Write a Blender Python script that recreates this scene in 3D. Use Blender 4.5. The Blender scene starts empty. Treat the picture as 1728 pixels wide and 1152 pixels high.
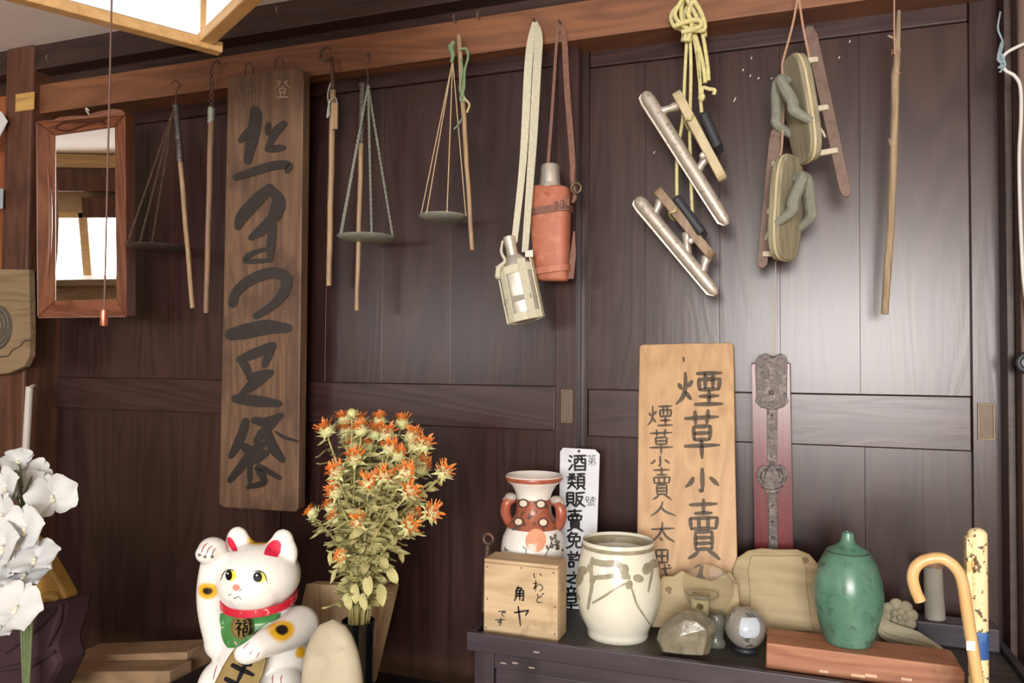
import bpy, bmesh, math, random
from mathutils import Vector, Matrix, Euler
from mathutils.bvhtree import BVHTree
V = Vector
random.seed(7)
scn = bpy.context.scene
COL = scn.collection
# ------------------------------------------------------------------ camera
FPX = 1300.0
YAW, PITCH, ROLL = math.radians(19.57), math.radians(1.70), math.radians(0.467)
CAM = V((0.0, -1.55, 1.25))
FWD = V((-math.sin(YAW) * math.cos(PITCH), math.cos(YAW) * math.cos(PITCH), math.sin(PITCH)))
_r0 = V((math.cos(YAW), math.sin(YAW), 0)); _u0 = _r0.cross(FWD)
RGT = _r0 * math.cos(ROLL) + _u0 * math.sin(ROLL)
UPV = -_r0 * math.sin(ROLL) + _u0 * math.cos(ROLL)
cam_d = bpy.data.cameras.new('camera'); cam = bpy.data.objects.new('camera', cam_d); COL.objects.link(cam)
cam_d.sensor_fit = 'HORIZONTAL'; cam_d.sensor_width = 36.0; cam_d.lens = 36.0 * FPX / 1728.0
cam_d.clip_start = 0.02
cam.matrix_world = Matrix.Translation(CAM) @ Matrix((RGT, UPV, -FWD)).transposed().to_4x4()
scn.camera = cam
# ------------------------------------------------------------------ world, window light, exposure
world = bpy.data.worlds.new('daylight'); scn.world = world; world.use_nodes = True
world.node_tree.nodes['Background'].inputs[0].default_value = (0.80, 0.90, 1.0, 1)
world.node_tree.nodes['Background'].inputs[1].default_value = 2.0
def window_light(name, loc, direction, sx, sy, power, color):
    d = bpy.data.lights.new(name, 'AREA'); d.shape = 'RECTANGLE'; d.size = sx; d.size_y = sy
    d.energy = power; d.color = color
    o = bpy.data.objects.new(name, d); COL.objects.link(o); o.location = loc
    o.rotation_euler = V(direction).to_track_quat('-Z', 'Z').to_euler()
    return o
window_light('right_window_daylight', (0.42, -4.16, 1.42), (0, 1, 0), 1.55, 1.00, 165, (1.0, 0.975, 0.94))
window_light('left_window_daylight', (-2.55, -4.16, 1.41), (0, 1, 0), 1.5, 0.56, 26, (1.0, 0.985, 0.96))
vs = scn.view_settings
vs.view_transform = 'Standard'; vs.look = 'None'; vs.gamma = 1.0; vs.use_curve_mapping = False
vs.exposure = 0.0

# ------------------------------------------------------------------ pixel helpers (1728 x 1152 frame)
def ray(x, y): return FWD + RGT * ((x - 864) / FPX) - UPV * ((y - 576) / FPX)
def at(x, y, Y):
    d = ray(x, y); return CAM + d * ((Y - CAM.y) / d.y)
def atz(x, y, Z):
    d = ray(x, y); return CAM + d * ((Z - CAM.z) / d.z)
def onpl(x, y, p0, n):
    d = ray(x, y); return CAM + d * ((p0 - CAM).dot(n) / d.dot(n))
def mpp(x, y, Y): return (at(x, y, Y) - CAM).dot(FWD) / FPX
def lin(r, g, b):
    f = lambda c: c / 12.92 if c <= 0.04045 else ((c + 0.055) / 1.055) ** 2.4
    return (f(r / 255), f(g / 255), f(b / 255), 1.0)

# ------------------------------------------------------------------ materials
MATS = {}
def base_mat(name, rough=0.5, metal=0.0):
    m = bpy.data.materials.new(name); m.use_nodes = True
    b = m.node_tree.nodes['Principled BSDF']
    b.inputs['Roughness'].default_value = rough; b.inputs['Metallic'].default_value = metal
    MATS[name] = m
    return m, m.node_tree, b
def ramp(nt, fac, stops):
    r = nt.nodes.new('ShaderNodeValToRGB'); e = r.color_ramp.elements
    while len(e) < len(stops): e.new(0.5)
    for i, (p, c) in enumerate(stops): e[i].position = p; e[i].color = c
    nt.links.new(fac, r.inputs[0]); return r.outputs[0]
def noise(nt, scale, detail=4, mapping=(1, 1, 1), rough=0.55, dist=0.0):
    tc = nt.nodes.new('ShaderNodeTexCoord'); mp = nt.nodes.new('ShaderNodeMapping'); n = nt.nodes.new('ShaderNodeTexNoise')
    mp.inputs['Scale'].default_value = mapping
    n.inputs['Scale'].default_value = scale; n.inputs['Detail'].default_value = detail
    n.inputs['Roughness'].default_value = rough; n.inputs['Distortion'].default_value = dist
    nt.links.new(tc.outputs['Object'], mp.inputs[0]); nt.links.new(mp.outputs[0], n.inputs['Vector'])
    return n.outputs[0]
def bump(nt, b, h, strength, dist=0.002):
    bp = nt.nodes.new('ShaderNodeBump'); bp.inputs['Strength'].default_value = strength; bp.inputs['Distance'].default_value = dist
    nt.links.new(h, bp.inputs['Height']); nt.links.new(bp.outputs[0], b.inputs['Normal'])
def mix(nt, fac, a, c):
    m = nt.nodes.new('ShaderNodeMix'); m.data_type = 'RGBA'
    if isinstance(fac, float): m.inputs[0].default_value = fac
    else: nt.links.new(fac, m.inputs[0])
    for s, v in ((6, a), (7, c)):
        if isinstance(v, tuple): m.inputs[s].default_value = v
        else: nt.links.new(v, m.inputs[s])
    return m.outputs[2]
def plain(name, c, rough=0.5, metal=0.0, var=0.15, scale=30, bmp=0.0, trans=0.0, ior=1.45, coat=0.0, sss=0.0):
    m, nt, b = base_mat(name, rough, metal)
    n = noise(nt, scale, 5)
    lo = tuple(max(0, x * (1 - var)) for x in c[:3]) + (1,); hi = tuple(min(1, x * (1 + var)) for x in c[:3]) + (1,)
    nt.links.new(ramp(nt, n, [(0.3, lo), (0.7, hi)]), b.inputs['Base Color'])
    if bmp: bump(nt, b, n, bmp)
    if trans: b.inputs['Transmission Weight'].default_value = trans; b.inputs['IOR'].default_value = ior
    if coat: b.inputs['Coat Weight'].default_value = coat; b.inputs['Coat Roughness'].default_value = 0.08
    return m
def wood(name, c1, c2, axis='Z', scale=1.0, rough=0.5, bmp=0.15, rings=0.5, stain=None, spec=0.5, vary=0.0):
    m, nt, b = base_mat(name, rough)
    k = {'X': (0.06, 1, 1), 'Y': (1, 0.06, 1), 'Z': (1, 1, 0.06)}[axis]
    fine = noise(nt, 90 * scale, 6, k, 0.65)
    broad = noise(nt, 9 * scale, 3, tuple(max(x, 0.12) for x in k), 0.5, 0.6)
    w = nt.nodes.new('ShaderNodeMath'); w.operation = 'MULTIPLY'; w.inputs[1].default_value = 11.0
    nt.links.new(broad, w.inputs[0])
    fr = nt.nodes.new('ShaderNodeMath'); fr.operation = 'PINGPONG'; fr.inputs[1].default_value = 0.5
    nt.links.new(w.outputs[0], fr.inputs[0])
    d = nt.nodes.new('ShaderNodeMath'); d.operation = 'MULTIPLY'; d.inputs[1].default_value = 2 * rings
    nt.links.new(fr.outputs[0], d.inputs[0])
    a = nt.nodes.new('ShaderNodeMath'); a.operation = 'ADD'
    nt.links.new(d.outputs[0], a.inputs[0]); nt.links.new(fine, a.inputs[1])
    col = ramp(nt, a.outputs[0], [(0.35, c1), (0.5 + rings, c2)])
    if stain:
        sn = noise(nt, stain[1], 4, (1, 1, 0.7), 0.6)
        msk = ramp(nt, sn, [(stain[2], (0, 0, 0, 1)), (stain[2] + 0.16, (1, 1, 1, 1))])
        col = mix(nt, msk, col, stain[0])
    if vary:      # every board has its own tone and its own grain
        oi = nt.nodes.new('ShaderNodeObjectInfo'); mr = nt.nodes.new('ShaderNodeMapRange')
        mr.inputs['To Min'].default_value = 1 - vary; mr.inputs['To Max'].default_value = 1 + vary
        nt.links.new(oi.outputs['Random'], mr.inputs['Value'])
        hs = nt.nodes.new('ShaderNodeHueSaturation'); nt.links.new(mr.outputs[0], hs.inputs['Value']); nt.links.new(col, hs.inputs['Color']); col = hs.outputs[0]
        for nd in list(nt.nodes):
            if nd.type == 'MAPPING':
                sc_ = nt.nodes.new('ShaderNodeVectorMath'); sc_.operation = 'SCALE'; sc_.inputs[0].default_value = (3.7, 2.9, 5.3)
                nt.links.new(oi.outputs['Random'], sc_.inputs['Scale']); nt.links.new(sc_.outputs[0], nd.inputs['Location'])
    nt.links.new(col, b.inputs['Base Color'])
    b.inputs['Specular IOR Level'].default_value = spec
    bump(nt, b, a.outputs[0], bmp, 0.0012)
    return m
def speckle(name, base, spots, rough=0.5, metal=0.0, bmp=0.1):
    """spots: list of (colour, scale, threshold, softness)"""
    m, nt, b = base_mat(name, rough, metal)
    col = base
    last = None
    for c, s, t, soft in spots:
        n = noise(nt, s, 5); last = n
        msk = ramp(nt, n, [(t, (0, 0, 0, 1)), (min(1, t + soft), (1, 1, 1, 1))])
        col = mix(nt, msk, col, c)
    nt.links.new(col, b.inputs['Base Color'])
    if bmp: bump(nt, b, last, bmp)
    return m
def vcol(name, rough=0.25, coat=0.0):
    m, nt, b = base_mat(name, rough)
    a = nt.nodes.new('ShaderNodeAttribute'); a.attribute_name = 'Col'
    nt.links.new(a.outputs['Color'], b.inputs['Base Color'])
    b.inputs['Coat Weight'].default_value = coat
    return m

# ------------------------------------------------------------------ mesh builder
def frame_of(d):
    d = d.normalized(); a = V((0, 0, 1)) if abs(d.z) < 0.9 else V((1, 0, 0))
    s = a.cross(d).normalized(); return s, d.cross(s).normalized(), d
def smooth_path(pts, n=6):
    pts = [V(p) for p in pts]
    if len(pts) < 3: 
        return [pts[0].lerp(pts[-1], i / n) for i in range(n + 1)]
    out = []; P = [pts[0] * 2 - pts[1]] + pts + [pts[-1] * 2 - pts[-2]]
    for i in range(1, len(P) - 2):
        for k in range(n):
            t = k / n; a, b, c, d = P[i - 1], P[i], P[i + 1], P[i + 2]
            out.append(0.5 * ((2 * b) + (c - a) * t + (2 * a - 5 * b + 4 * c - d) * t * t + (3 * b - a - 3 * c + d) * t ** 3))
    out.append(pts[-1]); return out
class MB:
    def __init__(s): s.v = []; s.f = []
    def add(s, vs, fs):
        o = len(s.v); s.v += [V(x) for x in vs]; s.f += [tuple(i + o for i in f) for f in fs]; return s
    def hexa(s, p):   # p: bottom 4 ccw, top 4 ccw
        return s.add(p, [(3, 2, 1, 0), (4, 5, 6, 7), (0, 1, 5, 4), (1, 2, 6, 5), (2, 3, 7, 6), (3, 0, 4, 7)])
    def box(s, c, d, rot=None):
        c = V(c); h = V(d) / 2
        q = [V((x * h.x, y * h.y, z * h.z)) for z in (-1, 1) for x, y in ((-1, -1), (1, -1), (1, 1), (-1, 1))]
        if rot is not None: q = [rot @ x for x in q]
        return s.hexa([c + x for x in q])
    def bb(s, x0, x1, y0, y1, z0, z1): return s.box(((x0 + x1) / 2, (y0 + y1) / 2, (z0 + z1) / 2), (x1 - x0, y1 - y0, z1 - z0))
    def tube(s, pts, r, n=8, caps=True):
        pts = [V(p) for p in pts]; m = len(pts)
        R = r if isinstance(r, (list, tuple)) else [r] * m
        if len(R) != m: R = [R[min(len(R) - 1, int(i * len(R) / m))] if len(R) < 2 else _lerp_list(R, i / (m - 1)) for i in range(m)]
        o = len(s.v); side = None
        for i, p in enumerate(pts):
            t = (pts[min(i + 1, m - 1)] - pts[max(i - 1, 0)])
            if t.length < 1e-9: t = V((0, 0, 1))
            t.normalize()
            if side is None: side = frame_of(t)[0]
            side = (side - t * side.dot(t)); side = side.normalized() if side.length > 1e-6 else frame_of(t)[0]
            up = t.cross(side)
            for k in range(n):
                a = 2 * math.pi * k / n; s.v.append(p + (side * math.cos(a) + up * math.sin(a)) * R[i])
        for i in range(m - 1):
            for k in range(n):
                s.f.append((o + i * n + k, o + i * n + (k + 1) % n, o + (i + 1) * n + (k + 1) % n, o + (i + 1) * n + k))
        if caps:
            s.f.append(tuple(o + k for k in reversed(range(n)))); s.f.append(tuple(o + (m - 1) * n + k for k in range(n)))
        return s
    def strap(s, pts, w, t, wdir):
        """flat band along pts; wdir = width direction"""
        pts = [V(p) for p in pts]; m = len(pts); o = len(s.v); wd = V(wdir)
        W = w if isinstance(w, (list, tuple)) else [w]
        for i, p in enumerate(pts):
            d = (pts[min(i + 1, m - 1)] - pts[max(i - 1, 0)]).normalized()
            a = (wd - d * wd.dot(d)).normalized(); b = d.cross(a); ww = _lerp_list(W, i / max(1, m - 1))
            for x, y in ((-1, -1), (1, -1), (1, 1), (-1, 1)): s.v.append(p + a * (x * ww / 2) + b * (y * t / 2))
        for i in range(m - 1):
            for k in range(4): s.f.append((o + 4 * i + k, o + 4 * i + (k + 1) % 4, o + 4 * i + 4 + (k + 1) % 4, o + 4 * i + 4 + k))
        s.f += [(o + 3, o + 2, o + 1, o), tuple(o + 4 * (m - 1) + k for k in range(4))]
        return s
    def lathe(s, prof, c, n=32, M=None, sq=1.0, cap=True):
        c = V(c); M = M or Matrix.Identity(3); o = len(s.v); m = len(prof)
        for r, z in prof:
            for k in range(n):
                a = 2 * math.pi * k / n; s.v.append(c + M @ V((r * math.cos(a), r * sq * math.sin(a), z)))
        for i in range(m - 1):
            for k in range(n): s.f.append((o + i * n + k, o + i * n + (k + 1) % n, o + (i + 1) * n + (k + 1) % n, o + (i + 1) * n + k))
        if cap:
            s.f.append(tuple(o + k for k in reversed(range(n)))); s.f.append(tuple(o + (m - 1) * n + k for k in range(n)))
        return s
    def ell(s, c, r, nu=24, nv=14, M=None):
        r = V(r) if not isinstance(r, (int, float)) else V((r, r, r)); c = V(c); M = M or Matrix.Identity(3); o = len(s.v)
        for j in range(1, nv):
            th = math.pi * j / nv
            for k in range(nu):
                a = 2 * math.pi * k / nu
                s.v.append(c + M @ V((r.x * math.sin(th) * math.cos(a), r.y * math.sin(th) * math.sin(a), r.z * math.cos(th))))
        t = len(s.v); s.v += [c + M @ V((0, 0, r.z)), c - M @ V((0, 0, r.z))]
        for j in range(nv - 2):
            for k in range(nu): s.f.append((o + j * nu + k, o + (j + 1) * nu + k, o + (j + 1) * nu + (k + 1) % nu, o + j * nu + (k + 1) % nu))
        for k in range(nu):
            s.f.append((t, o + k, o + (k + 1) % nu)); s.f.append((t + 1, o + (nv - 2) * nu + (k + 1) % nu, o + (nv - 2) * nu + k))
        return s
    def prism(s, poly, off):
        """poly: front outline, off: vector to the back"""
        poly = [V(p) for p in poly]; n = len(poly); o = len(s.v); s.v += poly + [p + V(off) for p in poly]
        nn = V((0, 0, 0))
        for i in range(n): nn += poly[i].cross(poly[(i + 1) % n])
        flip = nn.dot(V(off)) > 0
        a = tuple(range(o, o + n)); b = tuple(range(o + n, o + 2 * n))
        if flip:
            s.f += [a[::-1], b]; s.f += [(a[i], a[(i + 1) % n], b[(i + 1) % n], b[i]) for i in range(n)]
        else:
            s.f += [a, b[::-1]]; s.f += [(a[(i + 1) % n], a[i], b[i], b[(i + 1) % n]) for i in range(n)]
        return s
    def torus(s, c, R, r, M=None, n=20, k=8, a0=0, a1=2 * math.pi, sx=1.0):
        M = M or Matrix.Identity(3); c = V(c); closed = abs(a1 - a0 - 2 * math.pi) < 1e-6
        m = n if closed else n + 1; o = len(s.v)
        for i in range(m):
            a = a0 + (a1 - a0) * i / n
            for j in range(k):
                b = 2 * math.pi * j / k; q = R + r * math.cos(b)
                s.v.append(c + M @ V((q * math.cos(a) * sx, q * math.sin(a), r * math.sin(b))))
        for i in range(n if closed else n):
            for j in range(k):
                i2 = (i + 1) % m
                if not closed and i + 1 >= m: continue
                s.f.append((o + i * k + j, o + i2 * k + j, o + i2 * k + (j + 1) % k, o + i * k + (j + 1) % k))
        if not closed:
            s.f += [tuple(o + j for j in range(k)), tuple(o + (m - 1) * k + j for j in reversed(range(k)))]
        return s
    def chain(s, p, q, link=0.008, r=0.0009):
        p, q = V(p), V(q); L = (q - p).length; n = max(2, int(L / (link * 0.72))); a, b, d = frame_of(q - p)
        for i in range(n):
            c = p.lerp(q, (i + 0.5) / n); M = Matrix((d, a if i % 2 else b, b if i % 2 else a)).transposed()
            s.torus(c, link * 0.30, r, M, 8, 5, sx=1.6)
        return s
    def bvh(s): return BVHTree.FromPolygons([tuple(x) for x in s.v], s.f)
def _lerp_list(R, t):
    if len(R) == 1: return R[0]
    x = t * (len(R) - 1); i = min(int(x), len(R) - 2); return R[i] + (R[i + 1] - R[i]) * (x - i)

# ------------------------------------------------------------------ objects
def link_mesh(name, mb, mat, parent=None, origin=V((0, 0, 0)), smooth=False, bev=0.0, ang=35):
    me = bpy.data.meshes.new(name); me.from_pydata([tuple(v - origin) for v in mb.v], [], mb.f); me.update()
    bm = bmesh.new(); bm.from_mesh(me); bmesh.ops.recalc_face_normals(bm, faces=bm.faces); bm.to_mesh(me); bm.free()
    if mat: me.materials.append(mat)
    o = bpy.data.objects.new(name, me); COL.objects.link(o)
    if smooth:
        me.polygons.foreach_set('use_smooth', [True] * len(me.polygons))
        try: me.set_sharp_from_angle(angle=math.radians(ang))
        except Exception: pass
    if bev:
        b = o.modifiers.new('bevel', 'BEVEL'); b.width = bev; b.segments = 2; b.limit_method = 'ANGLE'; b.angle_limit = math.radians(40)
    if parent: o.parent = parent
    else: o.location = origin
    return o
def tag(o, label=None, cat=None, group=None, kind=None):
    if label: o['label'] = label
    if cat: o['category'] = cat
    if group: o['group'] = group
    if kind: o['kind'] = kind
    return o
class Thing:
    def __init__(s, name, label, cat, loc, group=None, kind=None):
        s.e = bpy.data.objects.new(name, None); COL.objects.link(s.e); s.loc = V(loc); s.e.location = s.loc
        s.e.empty_display_size = 0.02; tag(s.e, label, cat, group, kind)
    def part(s, name, mb, mat, parent=None, smooth=False, bev=0.0, ang=35, label=None):
        o = link_mesh(name, mb, mat, parent or s.e, s.loc, smooth, bev, ang)
        if label: o['label'] = label
        return o
def single(name, mb, mat, label, cat, loc, smooth=False, bev=0.0, group=None, ang=35):
    return tag(link_mesh(name, mb, mat, None, V(loc), smooth, bev, ang), label, cat, group)
def struct(name, mb, mat, loc=(0, 0, 0), bev=0.0, label=None):
    return tag(link_mesh(name, mb, mat, None, V(loc), False, bev), label, None, None, 'structure')
# traced shapes: outline in photo pixels, laid on a plane Y = const in the room, with real thickness behind
def pxp(pts, Y): return [at(x, y, Y) for x, y in pts]
def px_prism(mb, pts, Y, thick): return mb.prism(pxp(pts, Y), V((0, thick, 0)))
# brush strokes ------------------------------------------------------------
def stroke(mb, pts, w, fmap, h=0.0, taper=(0.8, 1.0, 0.9, 0.55), n=7):
    """pts 2-D; w width (same units); fmap(x, y, h) -> 3-D"""
    P = smooth_path([V((x, y, 0)) for x, y in pts], n); m = len(P); o = len(mb.v); rows = []
    for i, p in enumerate(P):
        t = (P[min(i + 1, m - 1)] - P[max(i - 1, 0)]); t = t.normalized() if t.length > 1e-9 else V((1, 0, 0))
        nr = V((-t.y, t.x, 0)); ww = w * _lerp_list(list(taper), i / (m - 1)) / 2
        rows.append((p + nr * ww, p - nr * ww))
    t0 = (P[0] - P[1]).normalized(); t1 = (P[-1] - P[-2]).normalized()
    a = rows[0]; b = rows[-1]
    rows = [(a[0].lerp(a[1], 0.3) + t0 * w * taper[0] * 0.3, a[1].lerp(a[0], 0.3) + t0 * w * taper[0] * 0.3)] + rows + \
           [(b[0].lerp(b[1], 0.3) + t1 * w * taper[-1] * 0.4, b[1].lerp(b[0], 0.3) + t1 * w * taper[-1] * 0.4)]
    L = []
    for l, r in rows:
        q = [fmap(l.x, l.y, h), fmap(r.x, r.y, h)]
        if h: q += [fmap(l.x, l.y, -0.0005), fmap(r.x, r.y, -0.0005)]
        L.append(q)
    k = 4 if h else 2
    for q in L: mb.v += q
    for i in range(len(L) - 1):
        A = o + i * k; B = A + k
        mb.f.append((A, A + 1, B + 1, B))
        if h: mb.f += [(A, B, B + 2, A + 2), (A + 1, A + 3, B + 3, B + 1)]
    return mb
def raymap(bvh, off=0.0006):
    """photo pixel -> the point of a built surface it falls on (paint laid on the real surface)"""
    def f(x, y, h=0.0):
        d = ray(x, y).normalized(); hit, nrm, _, _ = bvh.ray_cast(CAM, d)
        if hit is None:
            hit, nrm, _, _ = bvh.find_nearest(CAM + d * 1.3)
        if nrm.dot(d) > 0: nrm = -nrm
        return hit + nrm * (off + h)
    return f
def rowpatch(mb, rows, fmap, nu=12, sub=3):
    """rows: (y, xl, xr) from top to bottom in pixels -> filled patch"""
    R = smooth_path([V(r) for r in rows], sub); o = len(mb.v)
    for y, xl, xr in R:
        for i in range(nu + 1): mb.v.append(fmap(xl + (xr - xl) * i / nu, y, 0.0))
    for j in range(len(R) - 1):
        for i in range(nu): a = o + j * (nu + 1) + i; mb.f.append((a, a + 1, a + nu + 2, a + nu + 1))
    return mb
def ellpatch(mb, cx, cy, rx, ry, fmap, rot=0.0, n=20, m=5):
    o = len(mb.v); mb.v.append(fmap(cx, cy, 0.0)); c, s = math.cos(rot), math.sin(rot)
    for j in range(1, m + 1):
        for k in range(n):
            a = 2 * math.pi * k / n; x = rx * j / m * math.cos(a); y = ry * j / m * math.sin(a)
            mb.v.append(fmap(cx + x * c - y * s, cy + x * s + y * c, 0.0))
    for k in range(n): mb.f.append((o, o + 1 + k, o + 1 + (k + 1) % n))
    for j in range(m - 1):
        for k in range(n): a = o + 1 + j * n; mb.f.append((a + k, a + n + k, a + n + (k + 1) % n, a + (k + 1) % n))
    return mb
GLYPH = {
 '煙': '8,38 14,52|36,30 28,46|22,8 22,45 16,75 3,92|22,60 34,80|46,10 98,8|50,26 52,55|50,26 95,24 92,54|52,54 92,52|64,10 64,50|80,10 80,50|52,72 92,70|72,55 72,92|42,94 100,92',
 '草': '5,18 95,14|32,2 34,30|68,0 64,30|28,36 30,64|28,36 74,34 72,64|30,50 72,49|30,64 72,63|4,78 98,75|50,64 51,104',
 '小': '50,5 51,88 42,84|26,38 20,55 6,72|72,38 94,66',
 '賣': '15,10 85,8|50,0 50,24|28,25 72,24|16,34 19,52|16,34 86,32 82,52|38,34 39,52|62,33 62,52|18,52 82,51|30,58 30,88|30,58 72,57 72,88|30,68 72,67|30,78 72,77|30,88 72,87|38,90 28,98 12,104|62,90 76,96 92,106',
 '人': '48,8 42,40 26,70 4,92|44,44 60,68 98,92',
 '太': '8,36 94,32|50,6 46,40 30,70 6,94|50,40 66,70 96,92|40,74 50,86',
 '田': '12,14 14,90|12,14 88,12 86,90|14,50 86,49|50,14 50,88|14,89 86,88',
 '代': '30,6 22,35 4,58|24,36 24,96|40,36 98,28|60,6 64,50 76,80 96,94|78,8 90,18',
 '酒': '8,12 22,22|2,38 16,46|4,92 14,78 24,62|32,14 100,12|36,32 38,96|36,32 96,31 95,95|56,14 54,40 46,56|74,13 74,50 88,54|40,72 94,71|38,92 95,91',
 '類': '14,8 20,20|42,6 34,20|4,28 50,26|27,6 27,46|25,30 6,46|29,30 48,42|4,62 52,60|27,50 24,70 4,94|28,66 48,88|56,10 100,8|78,10 72,22|60,24 60,78|60,24 96,23 96,78|60,42 96,41|60,60 96,59|60,78 96,77|68,82 54,98|86,82 100,98',
 '販': '6,12 6,70|6,12 40,11 40,70|6,30 40,29|6,50 40,49|6,70 40,69|14,74 2,94|32,74 46,90|52,14 98,10|56,14 56,60 46,94|58,36 88,34 76,66 54,94|62,50 78,76 100,94',
 '免': '34,4 24,20 8,34|30,16 66,14 56,28|18,34 20,60|18,34 82,32 80,58|20,60 80,58|48,30 46,60|46,60 36,82 6,98|60,60 60,86 70,94 94,94 96,78',
 '許': '22,4 28,12|4,24 48,22|12,38 42,37|12,52 42,51|12,66 13,94|12,66 42,65 41,93|13,93 41,92|64,6 58,24 52,34|62,26 96,24|50,54 100,52|76,26 77,98',
 '之': '48,4 54,14|14,32 80,30 48,56 24,74|4,70 22,80 50,92 98,94',
 '章': '50,0 50,10|14,12 86,11|32,16 36,28|68,15 62,28|4,34 96,32|24,42 26,74|24,42 76,41 74,74|26,58 74,57|26,74 74,73|4,86 98,84|50,74 50,104',
 '第': '20,4 8,22|16,12 42,10|28,12 34,20|62,2 52,20|58,10 92,8|72,10 78,20|16,32 80,30 80,46|80,46 20,48 16,64|16,64 86,62 82,88 70,84|50,22 50,104|48,64 10,94',
 '號': '8,8 8,28|8,8 38,8 38,28|8,28 38,28|2,40 46,38|20,40 16,58 40,58 36,90 24,86|56,14 98,12|72,2 72,24|52,28 98,26 94,38|54,28 54,66 44,98|62,44 88,42|74,34 74,54 92,58|68,66 66,84 54,96|82,66 82,90 100,92',
 '角': '40,2 20,28|32,12 66,12 54,26|22,30 22,70 10,98|22,30 78,28 78,96 66,90|24,48 76,47|24,64 76,63|50,30 50,94',
 'ヤ': '6,36 92,24 74,50|30,6 44,98', 'い': '20,14 18,60 32,76|74,18 86,50',
 'わ': '30,4 30,96|10,30 40,26 10,76 60,34 88,50 84,76 60,94', 'ど': '30,4 38,40|80,26 36,46 22,70 40,90 86,88|78,2 86,14|92,-2 99,9',
 'で': '8,16 88,8 56,30 46,62 60,90 76,92|70,34 76,46|86,30 92,42', 'す': '4,26 96,22|56,2 56,50 40,64 30,48 48,40 58,56 54,80 38,100',
 '登': '12,10 40,8 10,40|20,22 30,32|88,4 60,24|60,8 96,40|40,36 64,35|30,46 72,45 70,62 32,63 30,46|36,68 40,80|66,66 60,80|16,88 88,86',
 '福': '14,6 24,14|4,26 40,24 6,60|22,44 22,98|26,52 38,64|48,10 98,8|56,22 56,40|56,22 92,21 92,40|56,40 92,40|50,52 50,96|50,52 98,51 98,96|50,96 98,96|74,52 74,96|50,73 98,73',
 '千': '70,4 24,18|4,44 96,40|50,16 52,100', '万': '4,10 96,8|44,10 36,60 6,98|42,42 84,40 78,92 60,86',
 '両': '6,10 94,8|16,30 16,98|16,30 86,30 86,98|50,10 50,70|32,50 32,72|32,72 70,72|70,72 70,50',
}
def glyph(mb, ch, box, w, fmap, h=0.0, taper=(0.8, 1.0, 0.9, 0.55)):
    x0, y0, x1, y1 = box
    for st in GLYPH[ch].split('|'):
        pts = [tuple(float(a) for a in q.split(',')) for q in st.split()]
        q = []
        for i, (a, b) in enumerate(pts): q.append((x0 + a / 100 * (x1 - x0), y0 + b / 100 * (y1 - y0)))
        # keep corners crisp: sharp turns split into two strokes
        runs = [[q[0]]]
        for i in range(1, len(q)):
            runs[-1].append(q[i])
            if i < len(q) - 1:
                a = V(q[i]) - V(q[i - 1]); b = V(q[i + 1]) - V(q[i])
                if a.length and b.length and a.normalized().dot(b.normalized()) < 0.45: runs.append([q[i]])
        for r in runs: stroke(mb, r, w, fmap, h, taper, 4)
    return mb
# ================================================================== MATERIAL PALETTE
W_DOOR = wood('door_wood', lin(40, 24, 22), lin(60, 38, 36), 'Z', 0.8, 0.28, 0.10, 0.5, vary=0.18)
W_DOORX = wood('door_rail_wood', lin(40, 24, 22), lin(61, 39, 37), 'X', 0.8, 0.30, 0.10, 0.5, vary=0.12)
W_LINTEL = wood('lintel_wood', lin(104, 66, 44), lin(132, 86, 57), 'X', 0.8, 0.5, 0.12, 0.5)
W_BEAM = wood('dark_beam_wood', lin(38, 25, 24), lin(64, 43, 38), 'X', 0.8, 0.45, 0.12, 0.5)
W_POST = wood('post_wood', lin(64, 39, 29), lin(98, 62, 46), 'Z', 0.8, 0.4, 0.1, 0.5)
W_POSTR = wood('right_post_wood', lin(58, 42, 38), lin(96, 72, 60), 'Z', 0.8, 0.45, 0.15, 0.5)
W_PALE = wood('pale_wood', lin(196, 165, 122), lin(226, 198, 152), 'X', 1, 0.55, 0.1, 0.4)
W_LAMP = wood('lamp_wood', lin(188, 146, 92), lin(208, 168, 114), 'X', 1, 0.5, 0.08, 0.4)
PLASTER = plain('ceiling_plaster', lin(236, 230, 231), 0.9, var=0.04, scale=20, bmp=0.05)
WALLP = plain('room_plaster', lin(190, 172, 148), 0.9, var=0.06, scale=10, bmp=0.05)
TATAMI = wood('floor_boards', lin(168, 142, 106), lin(190, 164, 126), 'Y', 0.6, 0.5, 0.1, 0.4)
IRON = speckle('rusty_iron', lin(98, 78, 68), [(lin(128, 92, 74), 60, 0.5, 0.2), (lin(62, 54, 52), 140, 0.55, 0.15)], 0.6, 0.55, 0.3)
IRON_D = speckle('dark_iron', lin(88, 80, 78), [(lin(120, 112, 108), 90, 0.5, 0.2), (lin(52, 46, 46), 200, 0.55, 0.12)], 0.5, 0.5, 0.5)
STEEL = speckle('worn_steel', lin(196, 188, 176), [(lin(140, 126, 114), 120, 0.55, 0.2)], 0.40, 0.5, 0.08)
TIN = plain('aluminium', lin(214, 210, 200), 0.34, 0.7, 0.08, 60)
BRASS = plain('aged_brass', lin(112, 96, 76), 0.45, 0.7, 0.15, 80)
COPPER = plain('copper', lin(190, 118, 96), 0.3, 0.8, 0.1, 80)
PATINA = speckle('grey_green_patina', lin(152, 158, 148), [(lin(178, 182, 170), 60, 0.5, 0.25), (lin(116, 116, 106), 120, 0.6, 0.2)], 0.5, 0.4, 0.1)
BLACKINK = plain('black_ink', lin(30, 27, 26), 0.6, var=0.2)
NAIL = plain('nail_metal', lin(150, 138, 130), 0.4, 0.8, 0.1)
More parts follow.
